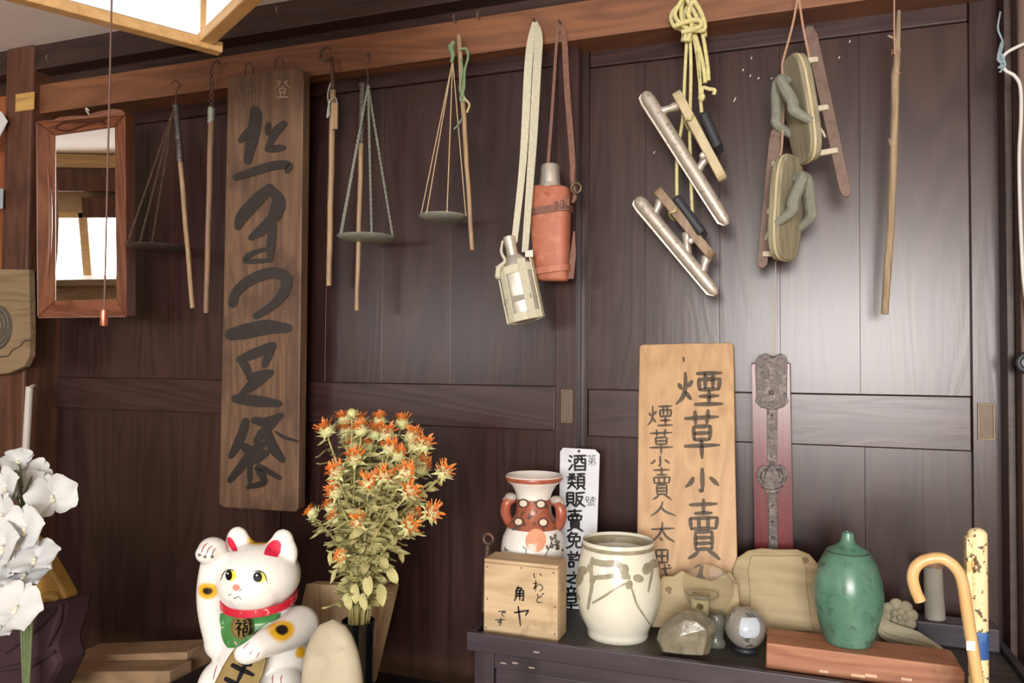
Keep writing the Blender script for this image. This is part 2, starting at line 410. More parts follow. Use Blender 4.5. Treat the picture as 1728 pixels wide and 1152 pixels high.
# ================================================================== SETTING: wall of sliding doors
ZL = 1.917           # underside of the lintel
DOOR_Y = {1: 0.035, 2: 0.0, 3: 0.035}
def sliding_door(n, x0, x1, seams_up, seams_lo, label, mid=(1.112, 1.205), stile=0.046, top=1.885):
    y = DOOR_Y[n]; z0 = 0.02; th = 0.032
    t = Thing('door_%d' % n, label, None, ((x0 + x1) / 2, y, z0), kind='structure')
    for a, b in ((x0, x0 + stile), (x1 - stile, x1)):
        t.part('stile', MB().bb(a, b, y, y + th, z0, ZL + 0.02), W_DOOR, bev=0.0015)
    xi0, xi1 = x0 + stile, x1 - stile
    for a, b in ((top, ZL + 0.02), mid, (z0, z0 + 0.14)):
        t.part('rail', MB().bb(xi0 + 0.0008, xi1 - 0.0008, y + 0.002, y + th - 0.001, a, b), W_DOORX, bev=0.0025)
    for seams, za, zb in ((seams_up, mid[1], top), (seams_lo, z0 + 0.14, mid[0])):
        xs = [xi0] + list(seams) + [xi1]
        for i, (a, b) in enumerate(zip(xs[:-1], xs[1:])):
            t.part('plank', MB().bb(a + 0.0001, b - 0.0001, y + 0.0095 + 0.0004 * ((i * 7) % 3), y + th - 0.006, za + 0.0004, zb - 0.0004), W_DOOR, bev=0.0004)
    return t
d1 = sliding_door(1, -1.955, -1.150, (-1.78, -1.60, -1.42, -1.27), (-1.70, -1.48, -1.30), 'dark brown plank sliding door behind the carved mirror at the left', (1.120, 1.205))
d2 = sliding_door(2, -1.180, -0.408, (-1.02, -0.87, -0.70), (-0.98, -0.74, -0.56), 'dark brown plank sliding door behind two hanging balances and the flasks')
d3 = sliding_door(3, -0.440, 0.362, (-0.275, -0.125, -0.010, 0.133), (-0.25, -0.06, 0.140), 'dark brown plank sliding door behind skates and tobacco signboard', (1.100, 1.199))
def door_pull(t, px, py, w, h, Y):
    c = at(px, py, Y)
    f = MB()
    for dx, dz, sx, sz in ((-w / 2, 0, 0.003, h), (w / 2, 0, 0.003, h), (0, h / 2, w + .003, 0.003), (0, -h / 2, w + .003, 0.003)):
        f.box((c.x + dx, Y - 0.001, c.z + dz), (sx, 0.005, sz))
    o = t.part('door_pull', f, BRASS, bev=0.0006, label='rectangular metal finger pull')
    t.part('recess', MB().bb(c.x - w / 2 + .001, c.x + w / 2 - .001, Y - 0.0012, Y + 0.0005, c.z - h / 2 + .001, c.z + h / 2 - .001), plain('pull_recess_%d' % px, lin(96, 82, 70), 0.5, 0.5), parent=o)
door_pull(d2, 957, 685, 0.021, 0.066, 0.0)
door_pull(d3, 1664, 711, 0.024, 0.062, 0.035)
# lintel, frieze, beam
struct('trim_1', MB().bb(-1.95, 0.62, -0.035, 0.08, ZL, 1.996), W_LINTEL, (-0.6, 0, ZL), 0.002, 'brown wooden lintel above the sliding doors')
struct('trim_2', MB().bb(-2.3, 0.62, -0.005, 0.08, 1.996, 2.030), W_BEAM, (-0.6, 0, 1.996), 0.0, 'dark recess between lintel and ceiling beam')
struct('trim_3', MB().bb(-2.3, 0.62, -0.052, 0.08, 2.030, 2.066), W_BEAM, (-0.6, 0, 2.03), 0.002, 'dark brown lower ceiling beam along the wall')
struct('trim_4', MB().bb(-2.3, 0.62, -0.045, 0.08, 2.068, 2.13), W_BEAM, (-0.6, 0, 2.07), 0.002, 'dark brown upper ceiling beam along the wall')
post = Thing('wall_post_left', 'square brown wooden post left of the mirror', None, (-1.96, 0, 0), kind='structure')
post.part('shaft', MB().bb(-2.0, -1.90, -0.058, 0.08, 0, 2.098), W_POST, bev=0.006)
q = at(42, 172, -0.0585)
post.part('pale_patch', MB().bb(q.x - 0.034, q.x + 0.034, -0.0592, -0.057, q.z - 0.024, q.z + 0.024), wood('yellowish_patch', lin(150, 106, 60), lin(206, 168, 100), 'X', 1.2, 0.4, 0.1), label='pale yellowish patch')  # thin grained plate on the post face, yellower than the post
pr = Thing('wall_post_right', 'brown wooden post right of the doors with a cable', None, (0.42, 0, 0), kind='structure')
pr.part('shaft', MB().bb(0.372, 0.50, -0.045, 0.08, 0, 2.098), W_POSTR, bev=0.003)
pr.part('groove_strip', MB().bb(0.360, 0.3715, -0.012, 0.08, 0, ZL), W_BEAM, bev=0.001)
struct('wall_front_left', MB().bb(-3.7, -2.0, 0.0, 0.08, 0, 2.13), wood('left_panel_wood', lin(120, 62, 34), lin(160, 92, 52), 'Z', 0.8, 0.5, 0.1), (-2.5, 0, 0), label='reddish brown wooden wall beyond the post')
struct('wall_front_right', MB().bb(0.50, 2.5, 0.0, 0.08, 0, 2.13), W_BEAM, (1.5, 0, 0), label='dark wooden wall beyond the right post')
# ------------------------------------------------------------------ the rest of the room (lights the wall, seen in the mirror)
struct('seam_light_backing', MB().bb(-2.3, 0.62, 0.085, 0.12, 0, 2.13), W_BEAM, (-0.8, 0.1, 0), label='added dark backing behind the sliding doors, blocking light at the seams')  # unseen sheet added so sky light does not leak through the plank seams
struct('ceiling', MB().bb(-3.75, 2.5, -4.2, 0.08, 2.10, 2.16), PLASTER, (0, -2, 2.1), label='pale grey plaster ceiling')
struct('floor', MB().bb(-3.75, 2.5, -4.2, 0.08, -0.06, 0.0), TATAMI, (0, -2, 0), label='brown board floor')
def wall_with_opening(name, axis, pos, span, op, mat, label):
    a0, a1 = span; o0, o1, z0, z1 = op; m = MB()
    for p, q, za, zb in ((a0, o0, 0, 2.1), (o1, a1, 0, 2.1), (o0, o1, 0, z0), (o0, o1, z1, 2.1)):
        if axis == 'X': m.bb(pos - 0.05, pos + 0.05, p, q, za, zb)
        else: m.bb(p, q, pos - 0.05, pos + 0.05, za, zb)
    return struct(name, m, mat, (0, 0, 0), label=label)
struct('wall_left', MB().bb(-3.65, -3.55, -4.2, 0.08, 0, 2.1), WALLP, (-3.6, -2, 0), label='plaster wall at the left side of the room')
wall_with_opening('wall_back_left', 'Y', -4.10, (-3.6, -0.9), (-3.32, -1.78, 1.12, 1.70), WALLP, 'plaster wall with a window seen in the mirror')
wall_with_opening('wall_back_right', 'Y', -4.10, (-0.9, 2.5), (-0.37, 1.21, 0.90, 1.94), WALLP, 'plaster wall with a wide window behind the viewer')
struct('wall_right', MB().bb(2.45, 2.55, -4.2, 0.08, 0, 2.1), WALLP, (2.5, -2, 0), label='plaster wall at the right side of the room')
for n, axis, pos, (o0, o1, z0, z1), cnt in ((1, 'Y', -4.10, (-3.32, -1.78, 1.12, 1.70), 3), (2, 'Y', -4.10, (-0.37, 1.21, 0.90, 1.94), 3)):
    w = Thing('window_%d' % n, ['wooden window of the room seen in the mirror', 'wide wooden window behind the viewer'][n - 1], None,
              (pos, (o0 + o1) / 2, z0) if axis == 'X' else ((o0 + o1) / 2, pos, z0), kind='structure')
    def bar(a, b, za, zb, d=0.06):
        m = MB()
        if axis == 'X': m.bb(pos - d / 2, pos + d / 2, a, b, za, zb)
        else: m.bb(a, b, pos - d / 2, pos + d / 2, za, zb)
        return m
    for i in range(cnt + 1):
        x = o0 + (o1 - o0) * i / cnt; k = 0.022 if n == 2 else 0.03
        w.part('mullion', bar(x - k, x + k, z0, z1), W_PALE, bev=0.003)
    w.part('head_rail', bar(o0, o1, z1 - 0.04, z1 + 0.03), W_PALE, bev=0.003)
    w.part('sill', bar(o0 - 0.03, o1 + 0.03, z0 - 0.04, z0 + 0.02, 0.16), W_PALE, bev=0.003)
# beams and a counter seen reflected in the mirror
struct('trim_5', MB().bb(-3.55, -0.95, -4.05, -3.93, 2.00, 2.095), W_PALE, (-2.3, -4, 2.0), 0.004, 'pale beam under the ceiling above the reflected window')
struct('trim_6', MB().bb(-3.55, -0.95, -4.05, -3.90, 1.84, 1.995), W_POST, (-2.3, -4, 1.84), 0.004, 'brown beam above the reflected window')
struct('trim_7', MB().bb(-2.75, -1.2, -4.05, -3.88, 1.66, 1.80), W_POST, (-2.0, -4, 1.66), 0.004, 'brown bracket beam at the reflected window')
cab = Thing('side_counter', 'pale plank counter under the window reflected in the mirror', 'counter', (-2.4, -3.7, 0))
W_CNT = wood('counter_wood', lin(120, 104, 80), lin(146, 128, 100), 'X', 0.9, 0.6, 0.1)
cab.part('top', MB().bb(-3.4, -1.6, -3.95, -3.45, 1.22, 1.26), W_CNT, bev=0.004)
cab.part('front', MB().bb(-3.38, -1.62, -3.53, -3.49, 0.0, 1.22), W_CNT, bev=0.003)
ob0 = V((-2.30, -3.6, 1.26))
orb = Thing('orange_bottle', 'small orange bottle on the counter reflected in the mirror', 'bottle', ob0)
orb.part('body', MB().lathe([(0.001, 0.0005), (0.034, 0.0005), (0.036, 0.01), (0.036, 0.13), (0.014, 0.17), (0.013, 0.19)], ob0, 24), plain('orange_plastic', lin(232, 140, 40), .3), smooth=True)
orb.part('cap', MB().lathe([(0.015, 0.1905), (0.015, 0.215), (0.001, 0.216)], ob0, 20), plain('green_cap', lin(70, 100, 80), .4), smooth=True)
# ================================================================== PENDANT LAMP
lc = atz(345, 72, 1.80); ax = V((-0.507, -0.862, 0)); bx = V((0.862, -0.507, 0)); SZ = 0.42
lamp = Thing('pendant_lamp', 'square white paper pendant lamp with pale wooden frame', 'lamp', lc + (ax + bx) * SZ / 2 + V((0, 0, 0.0)))
PAPER = plain('lamp_paper', lin(244, 244, 244), 0.8, var=0.02, scale=200)
PAPER.node_tree.nodes['Principled BSDF'].inputs['Transmission Weight'].default_value = 0.0
PAPER.node_tree.nodes['Principled BSDF'].inputs['Emission Color'].default_value = (0.93, 0.97, 1, 1)
PAPER.node_tree.nodes['Principled BSDF'].inputs['Emission Strength'].default_value = 0.30
R26 = Matrix((bx, ax * -1, V((0, 0, 1)))).transposed()
H0 = 0.20
for k, (org, d, other) in enumerate(((lc, ax, bx), (lc, bx, ax), (lc + bx * SZ, ax, -bx), (lc + ax * SZ, bx, -ax))):
    p = org - d * 0.028; q2 = org + d * (SZ + 0.028); zz = 0.0 if k % 2 == 0 else 0.0
    m = MB(); s2, hh = 0.011, 0.011; n = V((0, 0, 1)); z = (-0.004 if k in (0, 2) else 0.004)
    def barq(p, q, w, h, zc):
        e = (q - p).normalized(); w_ = e.cross(V((0, 0, 1))) * w / 2
        return [p - w_ + V((0, 0, zc - h / 2)), q - w_ + V((0, 0, zc - h / 2)), q + w_ + V((0, 0, zc - h / 2)), p + w_ + V((0, 0, zc - h / 2)),
                p - w_ + V((0, 0, zc + h / 2)), q - w_ + V((0, 0, zc + h / 2)), q + w_ + V((0, 0, zc + h / 2)), p + w_ + V((0, 0, zc + h / 2))]
    lamp.part('frame_bar', m.hexa(barq(p, q2, 0.024, 0.018, z)), W_LAMP, bev=0.002)
    lamp.part('frame_bar', MB().hexa(barq(org, org + d * SZ, 0.016, 0.014, H0)), W_LAMP, bev=0.002)
    pp = MB().hexa(barq(org + d * 0.004 , org + d * (SZ - 0.004), 0.0016, H0 - 0.02, H0 / 2))
    lamp.part('paper_panel', pp, PAPER)
for c in (lc, lc + ax * SZ, lc + bx * SZ, lc + (ax + bx) * SZ):
    lamp.part('corner_post', MB().box(c + V((0, 0, H0 / 2)), (0.016, 0.016, H0), R26), W_LAMP, bev=0.002)
lcc = lc + (ax + bx) * SZ / 2
lamp.part('cord', MB().tube([lcc + V((0, 0, 0.10)), V((lcc.x, lcc.y, 2.10))], 0.004, 8), BLACKINK)
lamp.part('bulb', MB().torus(lcc + V((0, 0, 0.10)), 0.11, 0.012, n=32), plain('bulb_glass', lin(250, 250, 250), 0.3, var=0.0))
bl = MATS['bulb_glass'].node_tree.nodes['Principled BSDF']; bl.inputs['Emission Color'].default_value = (1, .97, .9, 1); bl.inputs['Emission Strength'].default_value = 0.8
# pull cord with copper weight
pc0, pc1 = at(186, 270, -0.80), at(176, 522, -0.80)
pull = Thing('pull_cord', 'thin dark pull cord with copper weight hanging before the mirror', 'pull cord', (pc1.x, -0.80, pc1.z - 0.03))
pull.part('cord', MB().tube([V((pc1.x, -0.80, 2.10)), V((pc1.x, -0.80, pc1.z))], 0.0012, 6), plain('cord_brown', lin(96, 66, 58), 0.6))
s = mpp(176, 530, -0.80)
pull.part('weight', MB().lathe([(0.003, 0), (6 * s, -1 * s), (6.3 * s, -4 * s), (6.3 * s, -26 * s), (5.5 * s, -28 * s)], (pc1.x, -0.80, pc1.z), 20), COPPER, smooth=True)
# ================================================================== MIRROR (turned towards the room and tilted forward)
W_MIR = wood('mirror_frame_wood', lin(92, 50, 34), lin(132, 82, 58), 'Z', 1.0, 0.28, 0.08, 0.5)
W_MIRX = wood('mirror_rail_wood', lin(92, 50, 34), lin(132, 82, 58), 'X', 1.0, 0.28, 0.08, 0.5)
MPS, MTA = math.radians(16), math.radians(5.0)
mn = V((math.sin(MPS) * math.cos(MTA), -math.cos(MPS) * math.cos(MTA), -math.sin(MTA)))
mc0 = at(137, 362, -0.115)
mir = Thing('wall_mirror', 'framed mirror with a carved fish on its reddish wood frame', 'mirror', onpl(137, 536, mc0, mn))
mf = lambda x, y, h=0.0: onpl(x, y, mc0 + mn * h, mn)
MO = [(60, 204), (211, 192), (213, 535), (62, 537)]; MI = [(93, 229), (193, 215), (196, 504), (93, 507)]
for nm, a, b in (('frame_top', 0, 1), ('frame_side', 1, 2), ('frame_bottom', 2, 3), ('frame_side', 3, 0)):
    o0, o1, i0, i1 = MO[a], MO[b], MI[a], MI[b]
    fr_ = [mf(*o0, 0.032), mf(*o1, 0.032), mf(*i1, 0.006), mf(*i0, 0.006)]
    # same corners pushed straight back to the rear face
    bk_ = [fr_[0] - mn * 0.045, fr_[1] - mn * 0.045, fr_[2] - mn * 0.019, fr_[3] - mn * 0.019]
    mo_ = mir.part(nm, MB().hexa(bk_ + fr_), W_MIRX if nm in ('frame_top', 'frame_bottom') else W_MIR, bev=0.003)
    if nm == 'frame_top': mt = mo_
    elif nm == 'frame_side': msl = mo_
crest = [(60, 204), (85, 205), (100, 197), (125, 195), (145, 195), (165, 188), (190, 183), (205, 185), (211, 192), (207, 195), (170, 198), (120, 202), (80, 206)]
mir.part('frame_crest', MB().prism([mf(x, y, 0.034) for x, y in crest], mn * -0.045), W_MIRX, bev=0.002)
fm = lambda x, y, h=0: mf(x, y, 0.0340 - 0.026 * max(0, min(1, (y - (204 - 12 * (x - 60) / 151)) / 24)) + h)
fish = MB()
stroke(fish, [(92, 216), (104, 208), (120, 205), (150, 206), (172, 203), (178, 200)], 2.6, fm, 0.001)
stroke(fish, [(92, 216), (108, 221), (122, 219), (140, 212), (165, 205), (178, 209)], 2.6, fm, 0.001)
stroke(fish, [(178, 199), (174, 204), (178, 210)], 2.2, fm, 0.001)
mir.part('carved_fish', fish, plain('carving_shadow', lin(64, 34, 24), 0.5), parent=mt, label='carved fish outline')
for a in ([(74, 275), (67, 330), (68, 400), (76, 470)], [(79, 262), (85, 340), (84, 420), (78, 490)]):
    mir.part('carved_leaf', MB().tube(smooth_path([mf(x, y, 0.020 if x < 77 else 0.016) for x, y in a], 6), [0.001, 0.004, 0.0045, 0.004, 0.001], 8), W_MIR, parent=msl, smooth=True, label='glossy carved leaf moulding')
GL = base_mat('mirror_glass', 0.01, 1.0); GL[2].inputs['Base Color'].default_value = (0.9, 0.9, 0.88, 1)
mir.part('glass', MB().prism([mf(90, 226, 0.004), mf(197, 212, 0.004), mf(200, 508, 0.004), mf(90, 510, 0.004)], mn * -0.006), GL[0])
hk = mf(146, 190, 0.03)
mir.part('hanger', MB().tube(smooth_path([hk + V((0, 0.02, -0.01)), hk + V((0, 0, 0.004)), hk + V((0.006, -0.006, 0.008)), hk + V((0.012, -0.004, 0.002))], 4), 0.0018, 6), plain('white_hook', lin(220, 214, 205), 0.4), smooth=True)
FLK = plain('white_fleck', lin(196, 190, 190), .6)
for x, y, h in ((1240, 168, 10), (1268, 98, 5), (1254, 118, 5), (1266, 128, 5), (1280, 132, 5), (1302, 132, 4), (1434, 70, 5), (1416, 97, 5), (1472, 36, 4), (1104, 257, 6), (1212, 66, 4)):
    p = at(x, y, 0.044); d3.part('white_fleck', MB().box(p, (0.0022, 0.0012, h * 0.0009), Matrix.Rotation(0.5, 3, 'Y')), FLK)
# ================================================================== HANGING THINGS ON THE WALL
W_ROD = wood('rod_wood', lin(138, 112, 84), lin(170, 142, 110), 'Z', 2.0, 0.55, 0.1, 0.4)
W_RODD = wood('rod_wood_dark', lin(114, 88, 68), lin(142, 112, 88), 'Z', 2.0, 0.55, 0.1, 0.4)
STRING = plain('beige_string', lin(190, 168, 132), 0.8, var=0.15, scale=300)
GREEN = plain('green_cord', lin(118, 146, 112), 0.8, var=0.2, scale=200)
CANVAS = plain('canvas_webbing', lin(196, 192, 170), 0.85, var=0.12, scale=200, bmp=0.2)
YCORD = plain('pale_yellow_cord', lin(206, 198, 142), 0.8, var=0.15, scale=160, bmp=0.2)
LEATHER = speckle('orange_leather', lin(172, 104, 80), [(lin(190, 126, 100), 40, 0.5, 0.2), (lin(146, 82, 62), 90, 0.6, 0.15)], 0.55, 0, 0.15)
LEATHER_D = plain('brown_leather', lin(118, 80, 66), 0.6, var=0.2, scale=90, bmp=0.15)
RUBBER = plain('black_rubber', lin(34, 36, 44), 0.5, var=0.2)
def nail(x, y, Y=-0.036):
    p = at(x, y, Y); return MB().tube([p + V((0, 0.004, 0)), p + V((0, -0.016, 0.003))], 0.002, 6)
def px_path(pts, Y, n=6): return smooth_path([at(x, y, Y) for x, y in pts], n)
def rod(t, a, b, Y, r0, r1, mat, name='rod', parent=None):
    p, q = at(*a, Y), at(*b, Y); k = mpp(*a, Y)
    return t.part(name, MB().tube([p.lerp(q, i / 10) + V((0.0006 * math.sin(i * 1.9), 0, 0)) for i in range(11)], [r0 * k, r1 * k], 12), mat, parent=parent, smooth=True)
def balance(label, hook, knot, rod_a, rod_b, pan, rx, ends, Y, chain, metal_to, panmat, stringmat, ndx=0):
    base = at(pan[0], pan[1], Y); t = Thing('hanging_balance', label, 'balance', base, 'old hanging balances')
    hp = px_path(hook, Y + 0.01, 6); t.part('hook', MB().tube(hp, 0.0017, 8), IRON, smooth=True)
    rod(t, rod_a, rod_b, Y, 4.2, 3.8, W_ROD)
    if metal_to:
        a, b = V((*rod_a, 0)), V((*rod_b, 0)); e = a.lerp(b, metal_to)
        rod(t, (rod_a[0], rod_a[1] - 6), (e.x, e.y), Y, 5.0, 5.4, IRON_D, 'sleeve')
        t.part('collar', MB().ell(at(rod_a[0], rod_a[1] - 4, Y), 6.5 * mpp(*rod_a, Y), 12, 8), IRON_D, smooth=True)
    r = rx * mpp(*pan, Y); c = base
    prof = [(0.0005, -0.010), (r * 0.5, -0.0095), (r * 0.85, -0.006), (r, 0.0), (r * 1.01, 0.001), (r * 0.985, 0.0012), (r * 0.8, -0.004), (r * 0.5, -0.0072), (0.0005, -0.008)]
    po = t.part('pan', MB().lathe(prof, c, 40), panmat, smooth=True)
    k = at(knot[0], knot[1], Y)
    for i, ang in enumerate(ends):
        e = c + V((math.cos(ang), math.sin(ang), 0)) * r * 0.97 + V((0, 0, 0.001))
        if chain: t.part('chain', MB().chain(k, e, 0.0075, 0.0008), stringmat, smooth=True)
        else: t.part('string', MB().tube([k.lerp(e, j / 8) for j in range(9)], 0.0012, 6), stringmat, smooth=True)
        t.part('string_end', MB().ell(e, 0.0028, 8, 6), stringmat, parent=po, smooth=True)
    return t
b1 = balance('balance with dark chains and dark pan beside the mirror', [(288, 142), (296, 136), (304, 144), (298, 152), (297, 162), (297, 178)], (294, 182),
             (297, 184), (325, 520), (268, 417), 52, (2.6, 3.7, 4.9, 0.2), -0.075, True, 0.27, plain('dark_pan', lin(96, 84, 78), 0.45, 0.6), IRON)
b2 = balance('balance with grey pan on four chains right of the carved signboard', [(617, 96), (624, 90), (622, 104), (619, 118), (621, 130), (620, 142)], (621, 144),
             (612, 148), (602, 524), (619, 400), 49, (3.35, 4.2, 5.4, 0.05), -0.085, True, 0.25, PATINA, PATINA)
b3 = balance('balance with green-tied strings and small grey pan', [(768, 66), (764, 72), (763, 80), (764, 92)], (764, 102),
             (774, 60), (797, 422), (748, 365), 41, (3.3, 4.4, 5.3, 0.1), -0.080, False, 0, PATINA, STRING)
b3.part('knot', MB().tube(px_path([(766, 70), (761, 80), (764, 92), (762, 106)], -0.083), [0.004, 0.006, 0.005, 0.003], 8), GREEN, smooth=True, label='green cord knot')
b3.part('cord_loop', MB().tube(px_path([(776, 84), (786, 82), (790, 96), (784, 120), (783, 150), (777, 168), (786, 170), (781, 160), (776, 150), (780, 120), (778, 100)], -0.088), 0.0026, 6), GREEN, smooth=True, label='green cord wound on the rod')
b3.part('cord_end', MB().tube(px_path([(783, 165), (792, 176), (788, 190)], -0.09), 0.0024, 6), STRING, smooth=True)
b3.part('cord_end', MB().tube(px_path([(780, 200), (772, 212), (766, 218)], -0.088), 0.0018, 6), GREEN, smooth=True)
# hook rods
h1 = Thing('hook_rod', 'thin wooden rod on iron hook and links left of carved signboard', 'rod', at(348, 528, -0.05), 'iron hooked wooden rods')
h1.part('hook', MB().tube(px_path([(371, 108), (366, 103), (359, 108), (355, 120), (357, 128)], -0.06), 0.0026, 8), IRON, smooth=True)
lk = MB()
for i, y in enumerate((134, 143, 152, 161, 170, 179)):
    lk.torus(at(357, y, -0.055), 0.0055, 0.0016, Matrix.Rotation(math.pi / 2, 3, 'X') if i % 2 else Matrix.Rotation(math.pi / 2, 3, 'Y') @ Matrix.Rotation(math.pi / 2, 3, 'X'), 12, 6)
h1.part('chain', lk, IRON, smooth=True)
rod(h1, (357, 184), (348, 528), -0.05, 5.2, 4.6, W_RODD)
rod(h1, (357, 182), (356, 208), -0.05, 6.2, 5.8, PATINA, 'ferrule')
h2 = Thing('hook_rod', 'thin wooden rod on large C-shaped iron hook right of signboard', 'rod', at(555, 482, -0.05), 'iron hooked wooden rods')
h2.part('hook', MB().tube(px_path([(558, 84), (550, 80), (541, 87), (541, 97), (550, 102), (560, 100)], -0.06), [0.002, 0.0032, 0.0036, 0.0036, 0.0036, 0.0028], 8), IRON, smooth=True)
h2.part('shank', MB().tube(px_path([(560, 96), (561, 120), (562, 150)], -0.055), [0.0028, 0.005, 0.006], 8), IRON, smooth=True)
h2.part('wire_wrap', MB().tube(px_path([(558, 140), (553, 160), (556, 185), (552, 198), (556, 172), (566, 165), (570, 178)], -0.064), 0.0018, 6), PATINA, smooth=True)
rod(h2, (562, 152), (555, 482), -0.05, 5.0, 4.6, W_ROD)
p = at(565, 196, -0.06); h2.part('wooden_tag', MB().box(p, (0.015, 0.006, 0.06)), W_ROD, bev=0.001)
# ------------------------------------------------------------------ carved signboard
BY = -0.075
sg = Thing('carved_signboard', 'tall dark wooden signboard carved with large black brush characters', 'signboard', at(435, 860, -0.05))
W_SIGN = wood('signboard_wood', lin(80, 58, 43), lin(114, 86, 64), 'Z', 0.9, 0.55, 0.15, 0.4, (lin(66, 46, 38), 7, 0.52))
ob = [(386, 130), (500, 114), (507, 116), (512, 122), (503, 858), (498, 864), (376, 856), (369, 850), (384, 140)]
board = sg.part('board', px_prism(MB(), ob, BY, 0.028), W_SIGN, bev=0.003)
INK = plain('carved_ink', lin(42, 36, 34), 0.42, var=0.25, scale=40)
def sgm(oy):
    def f(x, y, h=0.0): return at(340 + x / 2.745, oy + y / 2.743, BY - 0.0002 - h)
    return f
A, B = sgm(80), sgm(460)
CH = [
 (A, [([(248, 285), (250, 330), (234, 420), (212, 525)], 52), ([(240, 365), (210, 400), (178, 432)], 34), ([(385, 350), (345, 388), (305, 465)], 34), ([(300, 470), (340, 468), (382, 462)], 30),
      ([(310, 352), (302, 400)], 22), ([(155, 602), (230, 577), (330, 547), (402, 545), (395, 572)], 36)]),
 (A, [([(322, 648), (262, 700), (190, 780), (168, 830)], 52), ([(318, 655), (362, 715), (350, 790)], 46), ([(345, 700), (325, 790), (228, 882)], 42), ([(330, 800), (322, 900), (316, 985)], 36), ([(235, 872), (296, 850)], 30), ([(316, 985), (205, 988), (230, 955), (300, 930)], 22)]),
 (B, [([(140, 148), (162, 88), (230, 32), (325, 0), (388, 22), (384, 85), (330, 150), (250, 202)], 46)]),
 (B, [([(125, 288), (200, 272), (300, 252), (402, 256)], 62)]),
 (B, [([(335, 335), (260, 368), (172, 402)], 42), ([(178, 398), (205, 440), (218, 475)], 34), ([(328, 345), (305, 390), (288, 432)], 32), ([(215, 486), (325, 460)], 36), ([(250, 482), (215, 530), (178, 566)], 30), ([(318, 470), (250, 520), (184, 562)], 26), ([(150, 582), (240, 592), (358, 606)], 46)]),
 (B, [([(205, 682), (178, 770), (135, 850)], 38), ([(238, 682), (300, 690), (368, 660)], 38), ([(350, 668), (290, 735), (250, 780)], 40), ([(290, 700), (326, 800), (375, 868)], 42), ([(340, 735), (382, 762), (445, 780)], 13), ([(285, 790), (235, 835), (130, 962)], 40), ([(196, 800), (258, 872)], 40), ([(302, 830), (220, 882)], 36), ([(222, 880), (222, 970)], 22), ([(212, 992), (288, 968), (262, 900), (362, 950)], 28)]),
]
for fmp, sts in CH:
    m = MB()
    for j_, (pts, w) in enumerate(sts): stroke(m, pts, w * 1.14, fmp, 0.0024 + 0.00012 * j_, (0.75, 1, 1, 0.6))
    sg.part('carved_character', m, INK, parent=board, label='large black brush-written character')
m = MB(); glyph(m, '登', (464, 134, 489, 168), 2.2, lambda x, y, h=0: at(x, y, BY - 0.0003 - h), 0.0008)
PALEMARK = plain('worn_light_mark', lin(170, 148, 126), 0.6)
sg.part('scratched_character', m, PALEMARK, parent=board, label='thin pale scratched character')
m = MB()
for pts in ([(402, 150), (408, 160)], [(404, 168), (412, 163)], [(416, 150), (417, 182)], [(422, 152), (423, 180)], [(412, 152), (428, 149)], [(428, 156), (430, 178)]):
    stroke(m, pts, 1.5, lambda x, y, h=0: at(x, y, BY - 0.0003 - h), 0.0005)
sg.part('scratched_character', m, plain('faint_mark', lin(118, 96, 80), 0.6), parent=board)
for x, y in ((420, 118), (471, 108)):
    m = MB().tube(px_path([(x - 7, y + 8), (x - 6, y - 6), (x, y - 12), (x + 6, y - 6), (x + 7, y + 6)], BY + 0.005), 0.002, 8)
    sg.part('hanging_staple', m, IRON, smooth=True)
# ------------------------------------------------------------------ canteen
cy = -0.122
def px_pathY(pts, Y0, Y1, n=6):
    m = len(pts) - 1; return smooth_path([at(x, y, Y0 + (Y1 - Y0) * i / m) for i, (x, y) in enumerate(pts)], n)
ct = Thing('canteen', 'silver metal canteen in pale canvas webbing on long strap', 'canteen', at(890, 545, cy))
a_, b_ = at(859, 400, cy), at(888, 542, cy); axv = (b_ - a_).normalized(); s_, u_, _d = frame_of(axv)
wx = V((0, 1, 0)).cross(axv).normalized() ; wy = axv.cross(wx)
k = mpp(875, 470, cy); Mx = Matrix((wx, wy, axv)).transposed(); L = (b_ - a_).length
ct.part('body', MB().lathe([(10 * k, L * .20), (16 * k, L * .24), (26 * k, L * .33), (29 * k, L * .42), (29 * k, L * .93), (26 * k, L * .98), (16 * k, L)], a_, 32, Mx, 0.72), TIN, smooth=True)
ct.part('neck', MB().lathe([(10 * k, L * .08), (10 * k, L * .24)], a_, 24, Mx), TIN, smooth=True)
ct.part('cap', MB().lathe([(7 * k, -L * .01), (11 * k, 0), (11.5 * k, L * .06), (11.5 * k, L * .1)], a_, 24, Mx), TIN, smooth=True)
def around(z, hw, off=0.0015, w=0.014, t0=0, t1=2 * math.pi):
    n = 32; pts = []
    for i in range(n + 1):
        a = t0 + (t1 - t0) * i / n; pts.append(a_ + Mx @ V(((hw + off) * math.cos(a), (hw * 0.72 + off) * math.sin(a), z)))
    return MB().strap(pts, w, 0.003, axv)
for z, hw in ((L * .40, 29 * k), (L * .74, 29 * k), (L * .95, 28 * k)):
    ct.part('webbing_band', around(z, hw, w=0.016 if z != L * .74 else 0.011), CANVAS if z != L * .74 else plain('webbing_grey', lin(150, 146, 132), .8), bev=0.0005)
for ang in (0.0, -0.95, -2.2, math.pi):
    r_ = 30.5 * k
    ct.part('webbing_strip', MB().strap([a_ + Mx @ V((r_ * math.cos(ang), r_ * .73 * math.sin(ang), z)) for z in (L * .3, L * .5, L * .8, L * .99)], 0.017, 0.003, (Mx @ V((-math.sin(ang), math.cos(ang), 0)))), CANVAS, bev=0.0005)
ct.part('strap', MB().strap(px_pathY([(903, 38), (896, 70), (891, 120), (886, 220), (880, 300), (868, 408)], -0.045, cy), [0.012, 0.016, 0.016, 0.014, 0.012], 0.002, (1, 0.3, 0)), CANVAS)
